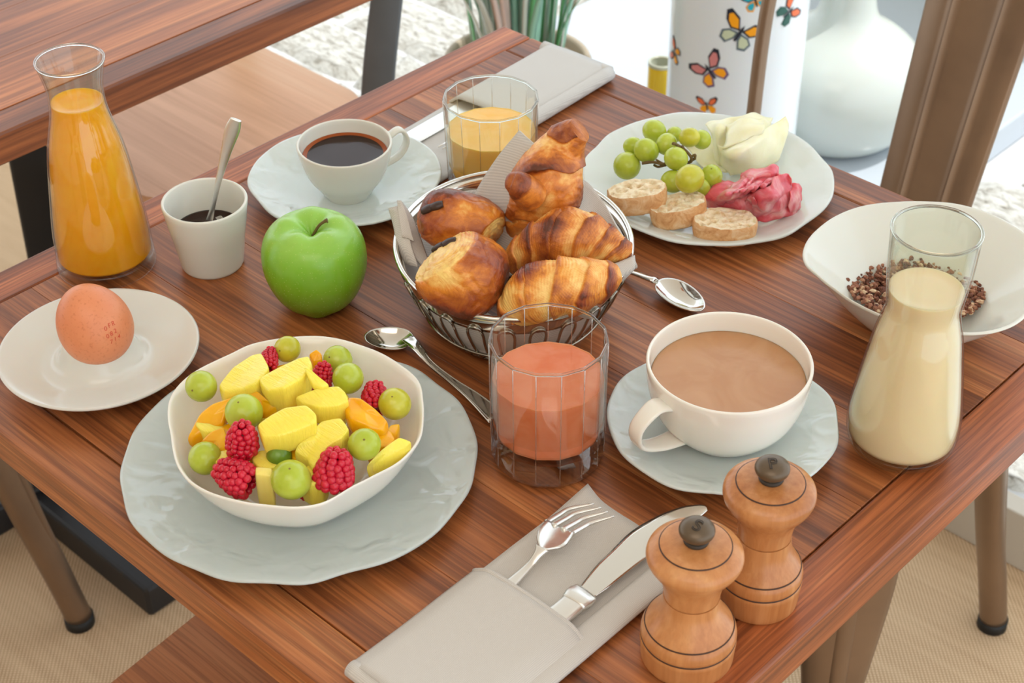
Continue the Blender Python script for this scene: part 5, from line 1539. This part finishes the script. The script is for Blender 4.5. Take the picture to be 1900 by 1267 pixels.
# ================================================================== BREAD BASKET
bcx = P(953, 446, .066); BC = Vector((bcx.x, bcx.y, TZ))
bx_ = Vector((CX[0], CX[1], 0)).normalized(); bf_ = Vector((CF[0], CF[1], 0)).normalized()
BA = size_at(436, bcx) / 2; BB = BA * 1.12
RH = .066
def BK(t, s, z):
    return BC + bx_ * (BA * s * math.cos(t)) + bf_ * (BB * s * math.sin(t)) + Vector((0, 0, z))
def bprof(z):  # scale of the wall against height
    return float(np.interp(z, [0, .006, .016, .030, .045, .056, RH], [.66, .70, .78, .875, .945, .98, 1.0]))
bk = empty('bread_basket', BC, 'oval polished wire basket full of pastries', 'basket')
N_ = 96
# band below the rim
vs, fs = [], []
for lay, off in ((0, 0), (1, -.0012)):
    for z in (.049, .052, .058, .064):
        for k in range(N_): 
            t = 2 * PI * k / N_
            vs.append(tuple(BK(t, bprof(z) + off / BA, z)))
for lay in (0, 1):
    for i in range(3):
        for k in range(N_):
            k2 = (k + 1) % N_; a = (lay * 4 + i) * N_
            q = (a + k, a + k2, a + N_ + k2, a + N_ + k); fs.append(q if lay == 0 else q[::-1])
for k in range(N_):
    k2 = (k + 1) % N_; fs.append((k2, k, 4 * N_ + k, 4 * N_ + k2)); fs.append((3 * N_ + k, 3 * N_ + k2, 7 * N_ + k2, 7 * N_ + k))
mesh('band', vs, fs, M['steel'], bk)
mesh('rim_wire', *sweep([BK(2 * PI * k / 64, 1.004, .0655) for k in range(64)], .0021, seg=10, n=2, closed=True), M['steel'], bk)
mesh('base_ring', *sweep([BK(2 * PI * k / 48, .66, .0022) for k in range(48)], .0021, seg=10, n=2, closed=True), M['wire'], bk)
mesh('middle_ring', *sweep([BK(2 * PI * k / 48, .60, .0085) for k in range(48)], .0016, seg=10, n=2, closed=True), M['wire'], bk)
mesh('lower_ring', *sweep([BK(2 * PI * k / 48, .80, .0155) for k in range(48)], .0014, seg=10, n=2, closed=True), M['wire'], bk)
NL = 23
for k in range(NL):
    t0 = 2 * PI * k / NL; hw = 2 * PI / NL * .26
    pts = []
    for z in (.0035, .012, .022, .034, .044): pts.append(BK(t0 - hw * (.8 + .2 * z / .044), bprof(z) + .006, z))
    pts += [BK(t0 - hw * .75, bprof(.05) + .010, .0505), BK(t0, bprof(.053) + .012, .0535), BK(t0 + hw * .75, bprof(.05) + .010, .0505)]
    for z in (.044, .034, .022, .012, .0035): pts.append(BK(t0 + hw * (.8 + .2 * z / .044), bprof(z) + .006, z))
    mesh('loop_wire', *sweep(pts, .00115, seg=8, n=3), M['wire'], bk)
for k in range(-3, 4):
    y = k * .2; x = math.sqrt(max(0, .62 ** 2 - y * y))
    mesh('floor_wire', *sweep([BC + bx_ * BA * -x + bf_ * BB * y + Vector((0, 0, .0095)), BC + bx_ * BA * x + bf_ * BB * y + Vector((0, 0, .0095))], .0012, seg=8, n=2), M['wire'], bk)

# napkin lining
nk = empty('napkin', BC + Vector((0, 0, .012)), 'greige cloth napkin lining the bread basket', 'napkin')
def lining():
    rows = []
    for i, z in enumerate((.012, .016, .026, .038, .048, .056)):
        rows.append([BK(2 * PI * k / 24, (bprof(z) - .035) * (1 + .008 * math.sin(k * 2.3 + i)), z + .003 * math.sin(k * 1.7) * (i > 3)) for k in range(25)])
    rows.insert(0, [BK(2 * PI * k / 24, .3, .0125) for k in range(25)])
    mesh('lining', *sheet(rows, .0012, 4, .001, 30, 2), M['cloth'], nk)
lining()
def flap(rows, th=.0016, n=5, rip=.0006, seed=0, name='flap'):
    mesh(name, *sheet([[P(*p) for p in r] for r in rows], th, n, rip, 30, seed), M['cloth'], nk)
flap([[(848, 425, .052), (880, 450, .05), (930, 480, .05), (960, 500, .05)],
      [(866, 392, .066), (900, 410, .066), (940, 430, .066), (980, 450, .066)],
      [(893, 340, .088), (920, 360, .088), (950, 380, .088), (985, 395, .088)],
      [(925, 290, .112), (950, 305, .112), (975, 318, .112), (1000, 330, .112)],
      [(964, 242, .134), (974, 252, .133), (985, 262, .132), (996, 273, .131)]], seed=1)
flap([[(1040, 320, .100), (1060, 390, .085), (1080, 440, .07)],
      [(1085, 335, .096), (1100, 400, .080), (1105, 450, .066)],
      [(1118, 372, .088), (1128, 430, .074), (1130, 480, .06)],
      [(1142, 415, .080), (1152, 455, .070), (1150, 500, .058)],
      [(1160, 448, .074), (1172, 480, .066), (1160, 508, .058)],
      [(1178, 488, .068), (1180, 496, .066), (1172, 500, .062)]], seed=2)
flap([[(1060, 520, .072), (1100, 500, .072), (1140, 490, .072), (1178, 474, .074)],
      [(1070, 555, .068), (1110, 535, .068), (1145, 512, .068), (1178, 496, .070)],
      [(1060, 575, .060), (1100, 560, .058), (1135, 535, .058), (1160, 515, .060)]], seed=3)
flap([[(940, 580, .066), (985, 572, .070), (1030, 563, .073), (1062, 572, .070), (1095, 585, .064)],
      [(935, 588, .062), (985, 584, .064), (1030, 576, .066), (1065, 580, .064), (1100, 590, .060)],
      [(935, 592, .050), (985, 590, .050), (1030, 586, .050), (1065, 586, .050), (1095, 590, .050)]], seed=4)
flap([[(744, 374, .084), (752, 384, .080), (764, 402, .074)],
      [(748, 400, .080), (760, 415, .074), (778, 436, .068)],
      [(752, 430, .074), (768, 452, .068), (790, 470, .062)],
      [(764, 470, .066), (782, 492, .060), (806, 508, .056)]], seed=5)
flap([[(722, 386, .074), (732, 384, .080), (745, 382, .082)],
      [(731, 418, .070), (742, 416, .075), (754, 414, .076)],
      [(738, 455, .064), (750, 456, .069), (764, 458, .070)],
      [(752, 488, .056), (762, 492, .060), (776, 496, .062)]], seed=6)
flap([[(738, 372, .084), (742, 372, .086), (746, 374, .086)], [(741, 402, .080), (748, 400, .081), (756, 404, .080)], [(746, 440, .073), (756, 442, .073), (768, 448, .072)]], seed=7)

# ------------------------------------------------ pastries
def croissant(name_label, pts, radii, nseg, skew, mat, dark=.5, seed=0, flat=.85, extra=None, mid=.5, phase=0.0, lines=11, stp=.15, lamp=.07):
    n = 30; seg = 88
    Q = cr([(*P(*p), r) for p, r in zip(pts, radii)], n)
    C_, Rr = Q[:, :3], Q[:, 3]
    T = np.gradient(C_, axis=0); T /= np.linalg.norm(T, axis=1)[:, None]
    vs, fs, at = [], [], []
    Ln = len(C_)
    arc = np.concatenate([[0], np.cumsum(np.linalg.norm(np.diff(C_, axis=0), axis=1))]); arc /= arc[-1]
    view = -CF
    for i in range(Ln):
        t_ = T[i]
        u = view - t_ * (view @ t_); u /= np.linalg.norm(u)
        s = np.cross(t_, u)
        env = min(1, 5 * arc[i] + .1, 5 * (1 - arc[i]) + .1)
        for k in range(seg):
            a = 2 * PI * k / seg
            ca, sa = math.cos(a), math.sin(a)   # ca: towards the lens, sa: sideways
            wob = noise.noise(Vector((ca * 1.6, sa * 1.6, arc[i] * 3.2 + seed)))
            ph = (arc[i] - mid) * nseg + skew * sa * .5 + phase + .22 * wob
            x = abs(ph)
            fr = x - math.floor(x)
            # each wrap: a raised dark lip towards the middle, sloping down to the next one
            lip = math.exp(-((fr - .10) / .16) ** 2) + math.exp(-((fr - 1.10) / .16) ** 2)
            hgt = (1 - fr) if fr > .06 else fr / .06
            p0 = C_[i] + (u * ca * flat + s * sa) * Rr[i]
            nz = noise.fractal(Vector(p0 * 85) + Vector((seed, 0, 0)), 1.0, 2.0, 4)
            flk = noise.noise(Vector(p0 * 30) + Vector((seed + 5, 0, 0)))
            ln = math.sin(x * 2 * PI * lines + .9 * nz + 1.2 * wob)
            rr = Rr[i] * (1 + stp * (hgt - .5) * env + .022 * nz) + .003 * lamp * ln * env + Rr[i] * .022 * noise.noise(Vector(p0 * 190))
            p = C_[i] + (u * ca * flat + s * sa) * rr
            vs.append(tuple(p))
            c = .10 + .50 * hgt * (.5 + dark) * (.75 + .5 * flk) + .10 * lip + lamp * ln * (1 - .5 * hgt) + .30 * flk + .20 * nz + .12 * (1 - env)
            at.append(min(1, max(0, c)))
    for i in range(Ln - 1):
        for k in range(seg):
            k2 = (k + 1) % seg; fs.append((i * seg + k, i * seg + k2, (i + 1) * seg + k2, (i + 1) * seg + k))
    fs.append(tuple(range(seg - 1, -1, -1))); fs.append(tuple((Ln - 1) * seg + k for k in range(seg)))
    o = single('croissant', vs, fs, M[mat], name_label, 'croissant', 'croissants in the bread basket', attr=at)
    if extra:
        ex, er = extra
        Q = cr([(*P(*p), r) for p, r in zip(ex, er)], 10)
        vs, fs, at = [], [], []
        C_, Rr = Q[:, :3], Q[:, 3]
        T = np.gradient(C_, axis=0); T /= np.linalg.norm(T, axis=1)[:, None]
        for i in range(len(C_)):
            u = view - T[i] * (view @ T[i]); u /= np.linalg.norm(u); s = np.cross(T[i], u)
            for k in range(40):
                a = 2 * PI * k / 40
                p = C_[i] + (u * math.cos(a) + s * math.sin(a)) * Rr[i]
                nz = noise.fractal(Vector(p * 80), 1.0, 2.0, 3)
                p = C_[i] + (u * math.cos(a) + s * math.sin(a)) * Rr[i] * (1 + .03 * nz)
                vs.append(tuple(p)); at.append(min(1, max(0, (.62 if i > len(C_) * .35 else .35) + .15 * nz)))
        for i in range(len(C_) - 1):
            for k in range(40):
                k2 = (k + 1) % 40; fs.append((i * 40 + k, i * 40 + k2, (i + 1) * 40 + k2, (i + 1) * 40 + k))
        fs.append(tuple((len(C_) - 1) * 40 + k for k in range(40)))
        mesh('curled_end', vs, fs, M[mat], o, attr=at)
    return o
croissant('croissant standing upright at the back of the basket', [(988, 475, .034), (990, 428, .062), (1002, 388, .082), (1016, 340, .104), (1030, 303, .118), (1045, 272, .130), (1062, 252, .140), (1076, 241, .146)], [.0165, .0215, .0250, .0268, .0235, .0178, .0130, .0098], 3.7, -.8, 'pastry', .66, 1, extra=([(985, 362, .106), (966, 346, .119), (952, 339, .122), (941, 337, .122)], [.0125, .0108, .0088, .0050]), mid=.40, lines=6, stp=.17, lamp=.035)
croissant('croissant lying at the right, behind the front one', [(944, 496, .060), (964, 478, .068), (994, 458, .078), (1034, 442, .086), (1076, 440, .086), (1118, 452, .080), (1148, 461, .077), (1172, 463, .076)], [.0075, .0125, .0160, .0200, .0205, .0155, .0110, .0050], 6.6, .9, 'pastry', .54, 7, mid=.42, lines=8)
croissant('croissant nearest the pink juice glass, layered tip to the right', [(948, 598, .052), (958, 576, .064), (982, 552, .076), (1020, 536, .083), (1062, 530, .085), (1102, 521, .085), (1130, 512, .085), (1146, 507, .085)], [.0085, .0150, .0195, .0210, .0205, .0165, .0120, .0070], 5.4, .8, 'pastry_gold', .50, 13, mid=.30, lines=10)

def pain(label, c, ux, uy, hx, hy, hz, seed, cut=None, choc=None):
    """puffed, rolled square of pastry; cut = (direction, distance) of the pale rolled side"""
    n, m_ = 120, 84
    c = Vector(c); ux = Vector(ux).normalized(); uy = Vector(uy); uy = (uy - ux * uy.dot(ux)).normalized(); uz = ux.cross(uy)
    if uz.z < 0: uz = -uz
    cd_ = Vector(cut[0]).normalized() if cut else None
    vs, fs, at = [], [], []
    for i in range(m_ + 1):
        ph = -PI / 2 + PI * i / m_
        for k in range(n):
            th = 2 * PI * k / n
            f_ = lambda v_, e: math.copysign(abs(v_) ** e, v_)
            e1, e2 = .74, .66
            x = f_(math.cos(ph), e1) * f_(math.cos(th), e2); y = f_(math.cos(ph), e1) * f_(math.sin(th), e2); z = f_(math.sin(ph), e1)
            off = ux * (hx * x) + uy * (hy * y) + uz * (hz * z)
            pale = 0.0; ln = 0.0
            if cd_:
                d = off.dot(cd_); lim = cut[1] * (1 + .10 * noise.noise(off * 40 + Vector((seed, 9, 0))))
                if d > lim:
                    off = off - cd_ * ((d - lim) * .62)
                    pale = min(1, (d - lim) / .004)
                    ln = math.sin(d * 2600 + 3 * noise.noise(off * 50))
            p = c + off
            nz = noise.fractal(p * 60 + Vector((seed, 0, 0)), 1.0, 2.0, 5)
            big = noise.noise(p * 30 + Vector((seed, 3, 0)))
            crk = abs(noise.noise(p * 55 + Vector((seed, 30, 0))))
            p = c + off * (1 + .042 * nz + .03 * big - .030 * math.exp(-(crk / .05) ** 2) + .012 * noise.noise(p * 260)) + (cd_ * .0004 * ln * pale if cd_ else Vector())
            vs.append(tuple(p))
            cc = .46 + .50 * big + .16 * nz + .10 * abs(z) - .50 * pale + .06 * ln * pale
            at.append(min(1, max(0, cc)))
    for i in range(m_):
        for k in range(n):
            k2 = (k + 1) % n; fs.append((i * n + k, i * n + k2, (i + 1) * n + k2, (i + 1) * n + k))
    o = single('chocolate_pastry', vs, fs, M['pain'], label, 'pastry', 'chocolate pastries in the basket', attr=at)
    if choc:
        bpy.context.view_layer.update()
        for (p0, p1) in choc:
            a, na = on_surface(o, p0[0], p0[1]); b_, nb_ = on_surface(o, p1[0], p1[1])
            if a is None or b_ is None: print('no choc', label); continue
            mesh('chocolate_stick', *sweep([a, a + (b_ - a) * .5, b_], [.0032, .0042, .0030], [.0024, .003, .0022], seg=10, n=4), M['chocolate'], o)
VX, VY, VF = Vector(CX), Vector(CY), Vector(CF)
pc1 = P(857, 415, .078)
pain('chocolate pastry at the back left of the basket', pc1, VX * 1 - VY * .30, VF + VY * .2 - VX * .2, .0330, .0290, .0235, 3, (VX * .9 - VY * .8 - VF * .25, .022), [((784, 392), (806, 382)), ((800, 385), (822, 378))])
pc2 = P(858, 505, .083)
pain('round chocolate pastry at the front left of the basket', pc2, VX * .95 - VY * .42, VF * .8 + VY * .5, .0315, .0310, .0275, 11, (VY * .72 - VX * .50 - VF * .30, .0160), [((806, 464), (824, 453)), ((822, 455), (846, 445))])
